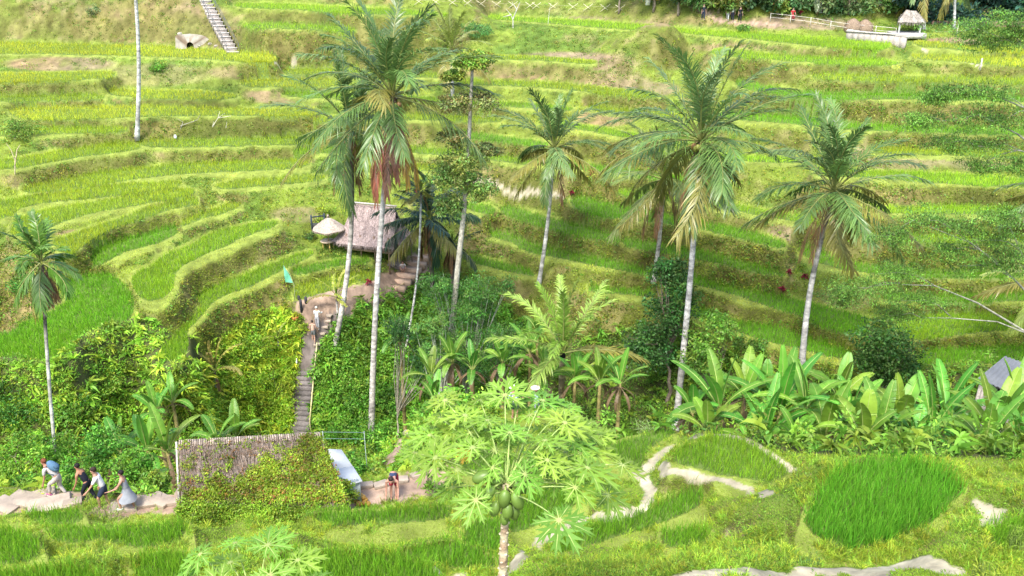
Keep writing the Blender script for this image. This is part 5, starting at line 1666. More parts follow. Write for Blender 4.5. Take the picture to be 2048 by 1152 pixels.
# ------------------------------------------------------------ buildings
def rot2(x, y, a):
    return x * math.cos(a) - y * math.sin(a), x * math.sin(a) + y * math.cos(a)


def strands(mb, A, B, n, L, col, spread=.1, w=.03):
    """straw hanging along an edge from A to B"""
    t = RS.rand(n)[:, None]
    P = np.array(A) * (1 - t) + np.array(B) * t
    d = nrm(np.array([[0, 0, -1.0]]) + RS.normal(0, spread, (n, 3)))
    mb.blades(P, d, horiz(n), RS.uniform(.5, 1, n) * L, w, 0, np.array(col) * RS.uniform(.6, 1.25, (n, 1)))


def roof_panel(mb, a, b, c, d, n, col, nu=14, nv=8, bump_=.05, straw=True, sag=0.0, thick=.14):
    """a-b ridge, d-c eave; thick bumpy thatch slab with loose straw lying on it"""
    a, b, c, d = map(lambda q: np.array(q, float), (a, b, c, d))
    nr = nrm(np.cross(b - a, d - a))
    if nr[2] < 0:
        nr = -nr
    g = []
    for j in range(nv + 1):
        for i in range(nu + 1):
            s, t = i / nu, j / nv
            p = (a * (1 - s) + b * s) * (1 - t) + (d * (1 - s) + c * s) * t
            p = p - np.array([0, 0, 1]) * sag * math.sin(math.pi * t) + nr * RS.normal(0, bump_ * .5)
            g.append(p)
    g = np.array(g)
    w = nu + 1
    Q = [(j * w + i, (j + 1) * w + i, (j + 1) * w + i + 1, j * w + i + 1) for j in range(nv) for i in range(nu)]
    cc = np.array(col) * (1 + .12 * RS.normal(size=(len(g), 1)))
    mb.add(g, None, Q, np.clip(cc, .01, 1))
    lowr = g - nr * thick
    mb.add(lowr, None, [q[::-1] for q in Q], np.array(col) * .6)
    # closed rim
    rim = [j * w for j in range(nv + 1)] + [nv * w + i for i in range(1, w)] + [j * w + nu for j in range(nv - 1, -1, -1)] + [i for i in range(nu - 1, 0, -1)]
    k = len(rim)
    V = np.concatenate([g[rim], lowr[rim]])
    mb.add(V, None, [(i, (i + 1) % k, k + (i + 1) % k, k + i) for i in range(k)], np.array(col) * .7)
    if straw:
        s, t = RS.rand(n)[:, None], RS.rand(n)[:, None]
        P = (a * (1 - s) + b * s) * (1 - t) + (d * (1 - s) + c * s) * t - np.array([0, 0, 1]) * sag * np.sin(np.pi * t) + nr * .02
        dn = nrm(nrm(((d + c) - (a + b))[None]) + RS.normal(0, .12, (n, 3)) + nr * .06)
        mb.blades(P, dn, nrm(np.cross(dn, nr[None])), RS.uniform(.15, .4, n), .025, 0, np.clip(np.array(col) * RS.uniform(.6, 1.4, (n, 1)), .01, 1))
    strands(mb, d - nr * thick * .5, c - nr * thick * .5, int(np.linalg.norm(c - d) * 45), .35, np.array(col) * .9)


# thatched hut with its straw umbrella
hg = gp(745, 512)
HX, HY, HZ = hg
hz = HZ
rot = R(-16)
hut = thing('thatched_hut', 'thatched hut with steep greyish pink straw roof standing on posts in mid slope', 'hut', (HX, HY, hz))
TH = (.36, .285, .265)


def hp(x, y, z):
    a, b_ = rot2(x, y, rot)
    return np.array([HX + a, HY + b_, hz + z])


rf = MB()
roof_panel(rf, hp(-1.85, .9, 4.0), hp(1.85, .9, 4.0), hp(2.5, -1.3, 1.3), hp(-2.5, -1.3, 1.3), 1500, TH, sag=.22)
roof_panel(rf, hp(-1.75, .9, 4.0), hp(1.75, .9, 4.0), hp(2.1, 2.9, 1.35), hp(-2.1, 2.9, 1.35), 300, TH, sag=.22)
# lower hipped skirts at both gable ends
roof_panel(rf, hp(-1.85, .5, 3.0), hp(-1.85, 1.3, 3.0), hp(-3.1, 2.6, 1.25), hp(-3.1, -.9, 1.25), 500, TH, sag=.25, nu=8)
roof_panel(rf, hp(1.85, 1.3, 3.0), hp(1.85, .5, 3.0), hp(2.9, -.9, 1.2), hp(2.9, 2.6, 1.2), 500, TH, sag=.25, nu=8)
roof_panel(rf, hp(-1.9, .5, 3.0), hp(-1.85, .5, 3.0), hp(-1.8, -1.1, 1.3), hp(-3.1, -.9, 1.25), 200, TH, sag=.1, nu=4)
rf.build('roof', M_THATCH, hut)
MB().tube([hp(-1.95, .9, 4.1), hp(1.95, .9, 4.1)], .07, 8, (.42, .39, .36)).build('ridge_pole', M_WOOD, hut)
gb = MB()
for sx in (-1, 1):
    gb = MB()
    V = [hp(sx * 1.6, -.55, 2.2), hp(sx * 1.6, 2.35, 2.2), hp(sx * 1.6, .9, 3.85)]
    gb.add(V, [(0, 1, 2)], None, (.16, .12, .10))
    gb.build('gable', M_WOOD, hut)
MB().box(hp(0, .8, .72), (4.0, 3.2, .14), rot, (.30, .21, .14)).build('floor', M_WOOD, hut)
for x in (-1.8, -.6, .6, 1.8):
    for y in (-.75, 2.3):
        z0 = float(zat(*hp(x, y, 0)[:2])) - hz
        MB().tube([hp(x, y, min(z0, .3) - .1), hp(x, y, 2.0)], .06, 7, (.24, .17, .12)).build('post', M_WOOD, hut)
wl = MB()
wl.box(hp(0, 2.2, 1.35), (3.6, .08, 1.2), rot, (.13, .10, .085))
wl.box(hp(-1.0, -.6, 1.02), (1.2, .05, .5), rot, (.16, .13, .11))
wl.box(hp(1.0, -.6, 1.02), (1.3, .05, .5), rot, (.16, .13, .11))
wl.build('wall_panel', M_WOOD, hut)
# lean-to beside the hut
lg = gp(806, 512)
lt = thing('lean_to', 'small lean-to with flat grey roof against the right side of the hut', 'shelter', lg)
c0 = at_y(800, 478, lg[1] - .2)
mb = MB()
roof_panel(mb, at_y(778, 466, lg[1] + .7), at_y(822, 472, lg[1] + .7), at_y(826, 486, lg[1] - .6), at_y(776, 481, lg[1] - .6), 250, (.33, .29, .27), nu=8, nv=5)
mb.build('roof', M_THATCH, lt)
for u in (781, 822):
    p = at_y(u, 482, lg[1] - .4)
    MB().tube([[p[0], p[1], float(zat(p[0], p[1])) - .1], p], .05, 6, (.3, .24, .18)).build('post', M_WOOD, lt)
mb = MB()
a_, b_ = at_y(790, 492, lg[1] - .3), at_y(782, 532, lg[1] - 1.4)
roof_panel(mb, at_y(784, 490, lg[1] - .2), at_y(806, 492, lg[1] - .2), at_y(800, 534, lg[1] - 1.6), at_y(775, 530, lg[1] - 1.6), 300, (.2, .18, .17), nu=6, nv=6)
mb.build('side_screen', M_THATCH, lt)

ug = gp(657, 498)
um = thing('straw_umbrella', 'round straw umbrella over the bamboo table left of the hut', 'umbrella', ug)
ap = at_y(656, 434, ug[1])
mb = MB()
n = 24
rimz = ap[2] - .95
V, T = [ap + [0, 0, .0]], []
for k in range(n):
    a = k * 2 * math.pi / n
    V.append([ap[0] + .55 * math.cos(a), ap[1] + .55 * math.sin(a), ap[2] - .34])
for k in range(n):
    a = k * 2 * math.pi / n
    V.append([ap[0] + 1.28 * math.cos(a), ap[1] + 1.28 * math.sin(a), rimz + .04 * math.sin(5 * a)])
T = [(0, 1 + k, 1 + (k + 1) % n) for k in range(n)]
Q = [(1 + k, 1 + n + k, 1 + n + (k + 1) % n, 1 + (k + 1) % n) for k in range(n)]
mb.add(V, T, Q, np.array([.40, .34, .28]) * RS.uniform(.8, 1.2, (len(V), 1)))
mb.add(np.array(V) - [0, 0, .06], [x[::-1] for x in T], [x[::-1] for x in Q], (.2, .16, .13))
for k in range(n):
    strands(mb, V[1 + n + k], V[1 + n + (k + 1) % n], 16, .22, (.40, .33, .27))
mb.build('canopy', M_THATCH, um)
MB().tube([ap + [0, 0, .02], ap + [0, 0, .2]], [.12, .06], 8, (.36, .3, .24)).build('finial', M_THATCH, um)
MB().tube([ug, ap], .04, 8, (.45, .32, .16)).build('pole', M_WOOD, um)
tb = thing('bamboo_table', 'round bamboo table with yellow legs under the straw umbrella', 'table', ug)
tp = at_y(656, 488, ug[1])
tpz = max(tp[2], ug[2] + .7)
MB().tube([[ug[0], ug[1], tpz - .03], [ug[0], ug[1], tpz + .03]], [.6, .6], 20, (.50, .40, .28)).build('tabletop', M_WOOD, tb)
for k in range(4):
    a = k * math.pi / 2 + .5
    x, y = ug[0] + .42 * math.cos(a), ug[1] + .42 * math.sin(a)
    MB().tube([[x, y, float(zat(x, y)) - .05], [x, y, tpz]], .04, 6, (.55, .40, .12)).build('leg', M_WOOD, tb)
# dark frame behind the umbrella
fr = gp(636, 468)
sf = thing('garden_gate_frame', 'empty dark painted wooden frame standing behind the straw umbrella', 'frame', fr)
f1, f2 = at_y(622, 433, fr[1]), at_y(648, 429, fr[1])
for f_ in (f1, f2):
    MB().tube([[f_[0], f_[1], float(zat(f_[0], f_[1])) - .1], f_ + [0, 0, .1]], .07, 6, (.03, .045, .06)).build('post', M_WOOD, sf)
MB().tube([f1 - [.05, 0, .08], f2 + [.05, 0, -.08]], .055, 6, (.03, .045, .06)).build('crossbar', M_WOOD, sf)
MB().box((f1 + f2) / 2 - [0, 0, 1.1], (np.linalg.norm(f2 - f1) * .94, .03, .9), 0, (.05, .055, .05)).build('mesh_panel', M_CLOTH, sf)
# flower by the frame
ti('magenta flowering plant at the foot of the dark frame', 634, 463, .4, (.45, .02, .16), 40)

# steps up to the hut
s0, s1 = gp(790, 572), gp(830, 538)
st = thing('clay_steps', 'broad clay steps climbing to the hut entrance', 'steps', s0)
s1 = s1 + np.array([.3, 1.2, .6])
for k in range(6):
    f = k / 5
    c = s0 * (1 - f) + s1 * f
    MB().box(c + [0, 0, .06 - .25], (1.9, .55, .5), R(-20), np.array([.46, .33, .24]) * RS.uniform(.85, 1.15), jit=.06).build('step', M_STONE, st)
rl = thing('bamboo_handrail', 'low bamboo rail along the outer edge of the clay steps', 'handrail', gp(790, 580))
pr0, pr1 = gp(793, 584) + [0, 0, .35], gp(826, 566) + [0, 0, .5]
MB().tube([pr0, pr1], .035, 6, (.5, .4, .22)).build('rail', M_WOOD, rl)
for f in (0, .5, 1):
    p = pr0 * (1 - f) + pr1 * f
    MB().tube([[p[0], p[1], float(zat(p[0], p[1])) - .1], p], .035, 6, (.3, .22, .14)).build('post', M_WOOD, rl)

# dark steps of the valley path
ds = thing('dark_steps', 'wet dark stone steps dropping into the valley above the shed', 'steps', gp(606, 850))
d0, d1 = gp(604, 866), gp(611, 745)
for k in range(13):
    f = k / 12
    c = d0 * (1 - f) + d1 * f
    c[2] = d0[2] + (d1[2] - d0[2]) * f + .10
    MB().box(c + [0, 0, -.2], (1.12, .42, .42), R(-6), np.array([.15, .135, .13]) * RS.uniform(.8, 1.2), jit=.04).build('step', M_STONE, ds)
hr = thing('bamboo_handrail', 'long bamboo handrail down the right side of the dark steps', 'handrail', gp(628, 860))
q0, q1, q2 = gp(622, 868) + [0, 0, 1.0], gp(630, 770) + [0, 0, .9], gp(636, 705) + [0, 0, .8]
MB().tube([q0, q1], [.05, .045], 7, (.55, .50, .26)).build('rail', M_WOOD, hr)
MB().tube([q1, q2], [.045, .04], 7, (.48, .45, .25)).build('rail', M_WOOD, hr)
for q in (q0, (q0 + q1) / 2, q1, (q1 + q2) / 2, q2):
    MB().tube([[q[0], q[1], float(zat(q[0], q[1])) - .1], q], .04, 6, (.34, .3, .16)).build('post', M_WOOD, hr)
sp = gp(592, 735)
MB
o = MB().tube([sp + [0, 0, .1], sp + [.08, 0, .4], sp + [.12, 0, .75]], [.05, .07, .02], 6, (.75, .76, .66)).build('pale_spathe', M_WOOD, None)
tag(o, 'pale curved palm spathe stuck in the green bank left of the dark steps', 'palm spathe')

# stepping slabs
SL = [(645, 668, .5, 'stone slab on the path beside the couple'), (650, 655, .5, 'stone slab just above the couple on the path'), (655, 643, .5, 'third stone slab up the path from the couple'), (658, 632, .5, 'highest stone slab of the path above the couple'), (634, 690, .5, 'lowest stone slab on the path below the couple'),
      (12, 1014, 1.0, 'pale stone slab cut by the left edge'), (52, 1002, 1.15, 'large pale stone slab left of the first hiker'), (82, 993, .9, 'pale stone slab under the first hiker, slightly raised'), (100, 1012, 1.3, 'long pale stone slab along the near edge of the path'), (145, 1008, .6, 'small pale slab half covered by grass'),
      (248, 1018, .9, 'pale slab under the hiker in the grey dress'), (290, 1006, 1.0, 'pinkish slab right of the grey dress hiker'), (322, 1003, .9, 'pinkish slab near the left wall of the shed'), (350, 1006, .5, 'small slab at the shed corner'),
      (710, 974, .42, 'pale slab beside the white sheet roof'), (733, 973, .5, 'pale slab left of the bending man'), (762, 972, .52, 'pale slab just left of the bending man'), (803, 962, .5, 'raised pale slab right of the bending man'), (835, 952, .5, 'pale slab right end of the clay landing'),
      (818, 868, .5, 'pale slab at the far end of the clay path'), (833, 846, .45, 'pale slab high on the clay path behind the papaya')]
for u, v, s_, lab in SL:
    g = gp(u, v)
    o = MB().box((0, 0, 0), (s_, s_ * .62, .16), 0, np.array([.33, .275, .22]) * RS.uniform(.85, 1.1), jit=.1).build('stone_slab', M_STONE, None)
    o.location = g + [0, 0, .05]
    o.rotation_euler = (RS.normal(0, .03), RS.normal(0, .03), RS.uniform(-.5, .5))
    bv = o.modifiers.new('bevel', 'BEVEL'); bv.width = .02; bv.segments = 2
    tag(o, lab, 'stone slab', 'stone slabs of the path')

# ------------------------------------------------------------ the vine covered shed
sh = thing('thatched_shed', 'old shed by the path, weathered thatch roof smothered in yellow green vines', 'shed', at_h(500, 1000, 17.6))
A0, B0 = at_y(357, 884, 23.6), at_y(640, 868, 23.9)
C0, D0 = at_y(700, 1010, 22.0), at_y(362, 1000, 22.3)
rf = MB()
roof_panel(rf, A0, B0, C0, D0, 2500, (.20, .165, .14), nu=40, nv=16, bump_=.05, sag=.05)
BK = [A0 + [0, .9, -1.3], B0 + [0, .9, -1.3]]
roof_panel(rf, A0, B0, BK[1], BK[0], 200, (.25, .2, .19), nu=20, nv=6)
# row of straw bundles along the ridge
nb = 64
for k in range(nb):
    f = (k + .5) / nb
    p = A0 * (1 - f) + B0 * f
    d = nrm((D0 - A0) * (1 - f) + (C0 - B0) * f)
    rf.tube([p + [0, .03, .05], p + d * .17 + [0, -.04, .03]], [.032, .022], 5, np.array([.42, .35, .29]) * RS.uniform(.6, 1.1))
rf.build('roof', M_THATCH, sh)
MB().tube([A0 + [-.06, -.02, .02], D0 + [-.06, -.02, 0]], .035, 6, (.45, .42, .37)).build('bargeboard', M_WOOD, sh)
wl = MB()
zf = min(float(zat(*D0[:2])), float(zat(*A0[:2]))) - .6
for P0, P1 in ((A0, BK[0]), (B0, BK[1])):
    pass
wallpts = [(A0 + [.1, .6, 0])[:2], (B0 + [-.1, .6, 0])[:2]]
cxm = (A0 + B0) / 2
wl.box([cxm[0], 24.2, (cxm[2] - 1.2 + zf) / 2], (4.6, .12, cxm[2] - 1.2 - zf), 0, (.25, .2, .16))
for xx in (A0[0] + .15, B0[0] - .15):
    wl.box([xx, 23.3, (cxm[2] - 1.25 + zf) / 2], (.12, 1.7, cxm[2] - 1.25 - zf), 0, (.25, .2, .16))
wl.build('wall', M_WOOD, sh)
# vines: leaves in mounds over the lower right of the roof, down to the ground
vn = MB()
n = 2600
s_, t_2 = RS.rand(n), RS.rand(n)
lim = np.interp(s_, [0, .1, .25, .45, .6, .68, .8, 1], [.93, .85, .70, .55, .30, .5, .10, .02]) + .16 * (vnoise(s_ * 30, t_2 * 12, 2.0, 31) - .5) * 2
ok = t_2 > lim
ok |= (RS.rand(n) < .10)
s_, t_2 = s_[ok], t_2[ok]
P = (A0 * (1 - s_[:, None]) + B0 * s_[:, None]) * (1 - t_2[:, None]) + (D0 * (1 - s_[:, None]) + C0 * s_[:, None]) * t_2[:, None]
mound = vnoise(P[:, 0] * 1.0, P[:, 2] * 1.0 + P[:, 1], .55, 33)
th = .05 + .22 * mound * np.clip((t_2 - .3) * 1.6, .1, 1)
vc = np.array([.24, .34, .03]) * (.45 + .95 * mound[:, None]) * RS.uniform(.8, 1.2, (len(P), 1))
rd = (RS.rand(len(P)) < .12)[:, None]
vc = np.where(rd, np.array([.30, .17, .05]), vc)
vn.leaves(P + np.array([0, -.5, .6]) * th[:, None], 20, np.stack([np.full(len(P), .12), np.full(len(P), .09), np.full(len(P), .11)], 1), .062, vc, asp=.6, flat=.7)
# skirt below the eave
n = 1500
s_ = RS.rand(n)
E = D0 * (1 - s_[:, None]) + C0 * s_[:, None]
dn = RS.rand(n)
P = E + np.stack([np.zeros(n), -.25 - .55 * dn + RS.normal(0, .07, n), .1 - dn * 1.0], 1)
gz = zat(P[:, 0], P[:, 1])
P[:, 2] = np.maximum(P[:, 2], gz + .04)
mound = vnoise(P[:, 0], P[:, 2] * 1.3, .5, 35)
vc = np.array([.22, .35, .03]) * (.4 + 1.0 * mound[:, None]) * RS.uniform(.8, 1.2, (n, 1))
vn.leaves(P, 22, np.stack([np.full(n, .14), np.full(n, .12), np.full(n, .13)], 1), .06, vc, asp=.6, flat=.7)
# dry stems on the roof
n = 1500
s_, t_2 = RS.rand(n)[:, None], RS.rand(n)[:, None]
P = (A0 * (1 - s_) + B0 * s_) * (1 - t_2) + (D0 * (1 - s_) + C0 * s_) * t_2 + np.array([0, -.05, .06])
d = nrm(RS.normal(0, 1, (n, 3)) * [1, .5, .6] + [0, -.3, -.1])
vn.blades(P, d, horiz(n), RS.uniform(.15, .5, n), .014, .1, np.array([.30, .20, .13]) * RS.uniform(.5, 1.4, (n, 1)))
vn.build('vines', M_LEAF, sh)

# white sheet roof beside it
ws = thing('white_stall', 'small stall with white sheet metal roof at the right end of the shed', 'stall', at_h(685, 965, 18.8))
a_, b_, c_, d_ = at_y(638, 897, 25.6), at_y(683, 899, 25.6), at_y(725, 962, 24.3), at_y(655, 984, 23.8)
mb = MB()
m1, m2 = (b_ * .45 + c_ * .55), (a_ * .45 + d_ * .55)
for P in ((a_, b_, m1, m2), (m2 + [0, 0, .03], m1 + [0, 0, .03], c_, d_)):
    nn_ = nrm(np.cross(P[1] - P[0], P[3] - P[0]))
    V = np.concatenate([np.array(P), np.array(P) - [0, 0, .035]])
    mb.add(V, None, [(0, 1, 2, 3), (7, 6, 5, 4), (0, 4, 5, 1), (1, 5, 6, 2), (2, 6, 7, 3), (3, 7, 4, 0)], (.56, .58, .57))
mb.build('roof', M_METAL, ws)
mk = MB()
for r_, (n_d, du) in enumerate(((9, .05), (1, .5), (1, .5))):
    f = .80 + .06 * r_
    L0, L1 = m2 * (1 - f) + d_ * f, m1 * (1 - f) + c_ * f
    for k in range(n_d):
        s = .42 + k * .055
        e_ = s + (.03 if r_ == 0 else .5)
        p, q = L0 * (1 - s) + L1 * s, L0 * (1 - e_) + L1 * e_
        mk.tube([p + [0, 0, .025], q + [0, 0, .025]], .012, 4, (.36, .44, .46))
mk.build('faded_print', M_METAL, ws)
for p in (c_ + [-.15, .1, -.03], (b_ + c_) / 2 + [-.1, 0, -.05], d_ + [.25, .1, -.03]):
    MB().tube([[p[0], p[1], float(zat(p[0], p[1])) - .1], p], .04, 6, (.42, .44, .42)).build('post', M_WOOD, ws)
MB().box([(c_[0] + d_[0]) / 2, 24.35, c_[2] - .45], (.9, .06, .7), 0, (.46, .50, .50)).build('counter_board', M_METAL, ws)
pr = thing('pipe_rail', 'thin pale teal pipe rails above the white sheet roof', 'railing', at_h(690, 880, 20.5))
for v in (864, 877):
    MB().tube([at_y(640, v, 27.5), at_y(730, v + 1, 27.5)], .009, 6, (.13, .2, .2)).build('rail', M_METAL, pr)
for u in (645, 728):
    p = at_y(u, 862, 27.5)
    MB().tube([[p[0], p[1], float(zat(p[0], p[1])) - .1], p], .012, 6, (.3, .36, .35)).build('post', M_METAL, pr)

# heap of yellow coconuts
first = None
for k, (u, v, dz) in enumerate([(708, 996, 0), (716, 998, 0), (724, 1000, 0), (731, 1004, 0), (712, 1004, 0), (720, 1006, 0), (728, 1010, 0), (737, 1012, 0), (714, 1000, .13), (721, 1001, .13), (727, 1005, .13), (718, 1012, 0), (708, 1003, .05)]):
    g = gp(u, v)
    if first is None:
        first = MB().ball((0, 0, 0), (.1, .1, .115), (.48, .27, .05), 10, 8).build('coconut', M_FRUIT, None, True)
        o = first
    else:
        o = first.copy()
        COL.objects.link(o)
    o.location = g + [0, 0, .09 + dz]
    o.rotation_euler = (RS.uniform(0, 3), RS.uniform(0, 3), 0)
    tag(o, 'orange yellow coconut in the heap at the corner of the shed', 'coconut', 'heap of coconuts by the shed')

# grey roofed hut at the right edge
gh = thing('grey_roofed_hut', 'plank hut with grey sheet roof at the right edge behind the bananas', 'hut', base_under(2020, 800, 38))
a_, b_, c_, d_ = at_y(2010, 712, 39.6), at_y(2120, 752, 39.6), at_y(2090, 812, 37.2), at_y(1955, 757, 37.2)
mb = MB()
V = []
n = 42
for k in range(n + 1):
    f = k / n
    w = .035 * math.sin(k * math.pi / 1.5)
    V += [a_ * (1 - f) + b_ * f + [0, 0, w], d_ * (1 - f) + c_ * f + [0, 0, w]]
mb.add(V, None, [(2 * k, 2 * k + 1, 2 * k + 3, 2 * k + 2) for k in range(n)], (.14, .15, .165))
mb.add(np.array(V) - [0, 0, .03], None, [(2 * k, 2 * k + 2, 2 * k + 3, 2 * k + 1) for k in range(n)], (.2, .21, .22))
mb.build('roof', M_METAL, gh)
fz = float(zat(*d_[:2])) - .3
fl, frt = d_ + [.35, .3, -.12], c_ + [-.2, .3, -.12]
nb_ = 18
wm = MB()
for k in range(nb_):
    f = (k + .5) / nb_
    p = fl * (1 - f) + frt * f
    wm.box([p[0], p[1], (p[2] + fz) / 2], (np.linalg.norm(frt - fl) / nb_ * .94, .05, p[2] - fz), 0, np.array([.23, .21, .19]) * RS.uniform(.6, 1.3))
wm.build('plank_wall', M_WOOD, gh)
MB().box([(fl[0] * .72 + frt[0] * .28), fl[1] - .04, fl[2] - .95], (.5, .04, .6), 0, (.03, .03, .03)).build('window', M_WOOD, gh)

# small flag on a bent pole
fg = gp(590, 606)
fl_ = thing('flag', 'pale green flag on a thin bent pole left of the path', 'flag', fg)
ftop = at_y(567, 531, fg[1])
mdp = at_y(588, 570, fg[1])
MB().tube([fg, mdp, at_y(580, 548, fg[1]), ftop], [.03, .022, .018, .012], 6, (.45, .5, .25)).build('pole', M_WOOD, fl_)
mb = MB()
V, Q = [], []
for i in range(9):
    for j in range(5):
        f, g2 = i / 8, j / 4
        L_ = at_y(566 + 5 * f, 531 + 34 * f, fg[1] - .03)
        R_ = at_y(567 + 19 * f ** .8, 531 + 30 * f ** .9 + 4 * f, fg[1] - .03)
        V.append(L_ * (1 - g2) + R_ * g2 + [0, .05 * math.sin(i * .9 + j), 0])
Q = [(i * 5 + j, i * 5 + j + 1, (i + 1) * 5 + j + 1, (i + 1) * 5 + j) for i in range(8) for j in range(4)]
mb.add(V, None, Q, (.16, .52, .34))
mb.build('cloth', M_CLOTH, fl_, True)
for u, v, lab, h_, c__ in ((603, 622, 'dark stubby post beside the clay path', .9, (.05, .05, .06)), (612, 606, 'shorter dark post behind the first one', .5, (.05, .05, .06)), (598, 600, 'small dark stake at the bend of the clay path', .35, (.06, .06, .06))):
    g = gp(u, v)
    o = MB().tube([g - [0, 0, .1], g + [0, 0, h_ * .9], g + [0, 0, h_]], [.1, .1, .06], 8, c__).build('post', M_WOOD, None)
    tag(o, lab, 'post', 'dark posts by the path')
bk = gp(592, 640)
bko = thing('orange_basket', 'small orange woven basket in the grass left of the couple', 'basket', bk)
MB().tube([bk + [0, 0, .02], bk + [0, 0, .3]], [.22, .3], 12, (.52, .17, .07)).build('body', M_THATCH, bko)
MB().tube([bk + [-.28, 0, .3], bk + [-.15, 0, .5], bk + [.15, 0, .5], bk + [.28, 0, .3]], .02, 5, (.45, .16, .08)).build('handle', M_THATCH, bko)

# ------------------------------------------------------------ hilltop: stair, grotto, fence, pavilion, forest
s0, s1 = gp(467, 106), gp(412, 4)
stc = thing('concrete_stair', 'long pale concrete stair climbing the upper left slope', 'stairs', s0)
zt = np.linspace(0, 1, 21)
for k in range(15):
    f = k / 14
    p = s0 * (1 - f) + s1 * f
    dp = abs(s1[1] - s0[1]) / 14
    sb = MB().box([p[0], p[1] + .06, p[2] - .35], (1.25, dp, .9), R(10), np.array([.30, .27, .245]) * RS.uniform(.85, 1.1))  # risers darker than the treads, their shading put into the colour
    sb.box([p[0], p[1], p[2] + .14], (1.4, dp * .96, .09), R(10), np.array([.50, .46, .42]) * RS.uniform(.9, 1.08))
    sb.build('step', M_STONE, stc)
for sgn, nm in ((1, 'dark metal handrail on the right side of the concrete stair'), (-1, 'dark metal handrail on the left side of the concrete stair')):
    ra = thing('stair_railing', nm, 'railing', s0 + [sgn * .75, 0, 0])
    p0, p1 = s0 + [sgn * .72, 0, .2], s1 + [sgn * .72, 0, .2]
    for hh in (.95, .5):
        MB().tube([p0 + [0, 0, hh], p1 + [0, 0, hh]], .025, 5, (.09, .10, .11)).build('rail', M_METAL, ra)
    for k in range(7):
        p = p0 + (p1 - p0) * k / 6
        MB().tube([p - [0, 0, .3], p + [0, 0, .97]], .028, 5, (.09, .10, .11)).build('post', M_METAL, ra)
# grotto
gg = gp(382, 97)
gr = thing('rock_grotto', 'rough whitish rock face with a small dark arched cave mouth left of the stair', 'cave', gg)
mb = MB()
# face built round an arched hole
hx, hzr = .42, .62
ang = np.linspace(0, np.pi, 9)
inner = [(-hx, 0)] + [(-hx * math.cos(a), .35 + (hzr - .2) * math.sin(a)) for a in ang] + [(hx, 0)]
outer = [(-1.9, -.2)] + [(-1.9 + 0 * a if a < .5 else (-2.0 * math.cos(a)), 1.2 + .5 * math.sin(a)) for a in ang] + [(3.2, -.2)]
V, Q = [], []
for (x, z) in inner:
    V.append(gg + [x, -.15, z])
for (x, z) in outer:
    V.append(gg + [x + RS.normal(0, .08), .25 + RS.normal(0, .08), z])
k = len(inner)
Q = [(i, i + 1, k + i + 1, k + i) for i in range(k - 1)]
cl_ = np.where(RS.rand(2 * k, 1) < .45, np.array([.34, .31, .26]), np.array([.20, .15, .11]))
mb.add(V, None, Q, cl_)
Vb = [gg + [x, -.15, z] for (x, z) in inner] + [gg + [x * .85, 1.2, z * .9] for (x, z) in inner]
mb.add(Vb, [(k + 1, k + 1 + i, k + 2 + i) for i in range(k - 3)], [(i, k + i, k + i + 1, i + 1) for i in range(k - 1)], (.02, .018, .015))  # darkness of the hole put into the near-black colour of its lining
mb.build('rock_face', M_STONE, gr)
for i, (u, v, s_) in enumerate(((360, 68, .5), (408, 80, .45), (420, 88, .4), (432, 92, .35), (400, 92, .3), (355, 80, .3))):
    p = gp(u, v)
    MB().ball(p, (s_ * .7, .2, s_ * .45), (.34, .31, .27), 9, 6).build('rock', M_STONE, gr)

bf = thing('bamboo_fence', 'low fence of crossed pale bamboo stakes along the top terrace', 'fence', gp(1120, 24))
prev = None
for u in (800, 838, 872, 905, 935, 962, 993, 1026, 1060, 1073, 1106, 1146, 1176, 1210, 1240):
    g = gp(u, 8 + (u - 800) * .035)
    mb = MB()
    for sx in (-1, 1):
        mb.tube([g + [-sx * .6, 0, -.05], g + [sx * .6, 0, .8]], .032, 5, (.58, .54, .38))
    mb.build('crossed_stakes', M_WOOD, bf)
    if prev is not None:
        MB().tube([prev + [0, 0, .5], g + [0, 0, .5]], .012, 5, (.45, .42, .26)).build('rail', M_WOOD, bf)
    prev = g

pg = gp(1822, 74)
pv = thing('thatched_pavilion', 'open pavilion with greyish thatch roof and white posts on the hilltop at right', 'pavilion', pg)
ap = at_y(1822, 18, pg[1])
mb = MB()
rc = [at_y(u, v, pg[1] + dy) for u, v, dy in ((1796, 44, -1.4), (1850, 46, -1.4), (1848, 36, 1.6), (1798, 34, 1.6))]
rg = [at_y(1812, 20, pg[1]), at_y(1832, 22, pg[1])]
roof_panel(mb, rg[0], rg[1], rc[1], rc[0], 250, (.32, .29, .25), nu=8, nv=5)
roof_panel(mb, rg[1], rg[0], rc[3], rc[2], 60, (.30, .27, .23), nu=8, nv=5)
roof_panel(mb, rg[0], rg[0] + [.01, 0, 0], rc[0], rc[3], 80, (.27, .25, .22), nu=4, nv=5)
roof_panel(mb, rg[1], rg[1] - [.01, 0, 0], rc[2], rc[1], 80, (.27, .25, .22), nu=4, nv=5)
mb.build('roof', M_THATCH, pv)
for q in rc:
    p = ap + (q - ap) * .78
    MB().tube([[p[0], p[1], float(zat(p[0], p[1])) - .1], [p[0], p[1], q[2] + .3]], .09, 7, (.45, .45, .43)).build('post', M_WOOD, pv)
MB().box([ap[0], pg[1], pg[2] + .25], (3.0, 2.8, .5), 0, (.5, .47, .44)).build('floor', M_STONE, pv)
tw = thing('terrace_wall', 'pale concrete retaining wall below the hilltop pavilion', 'wall', gp(1745, 88))
a_, b_ = gp(1692, 80), gp(1810, 98)
mb = MB()
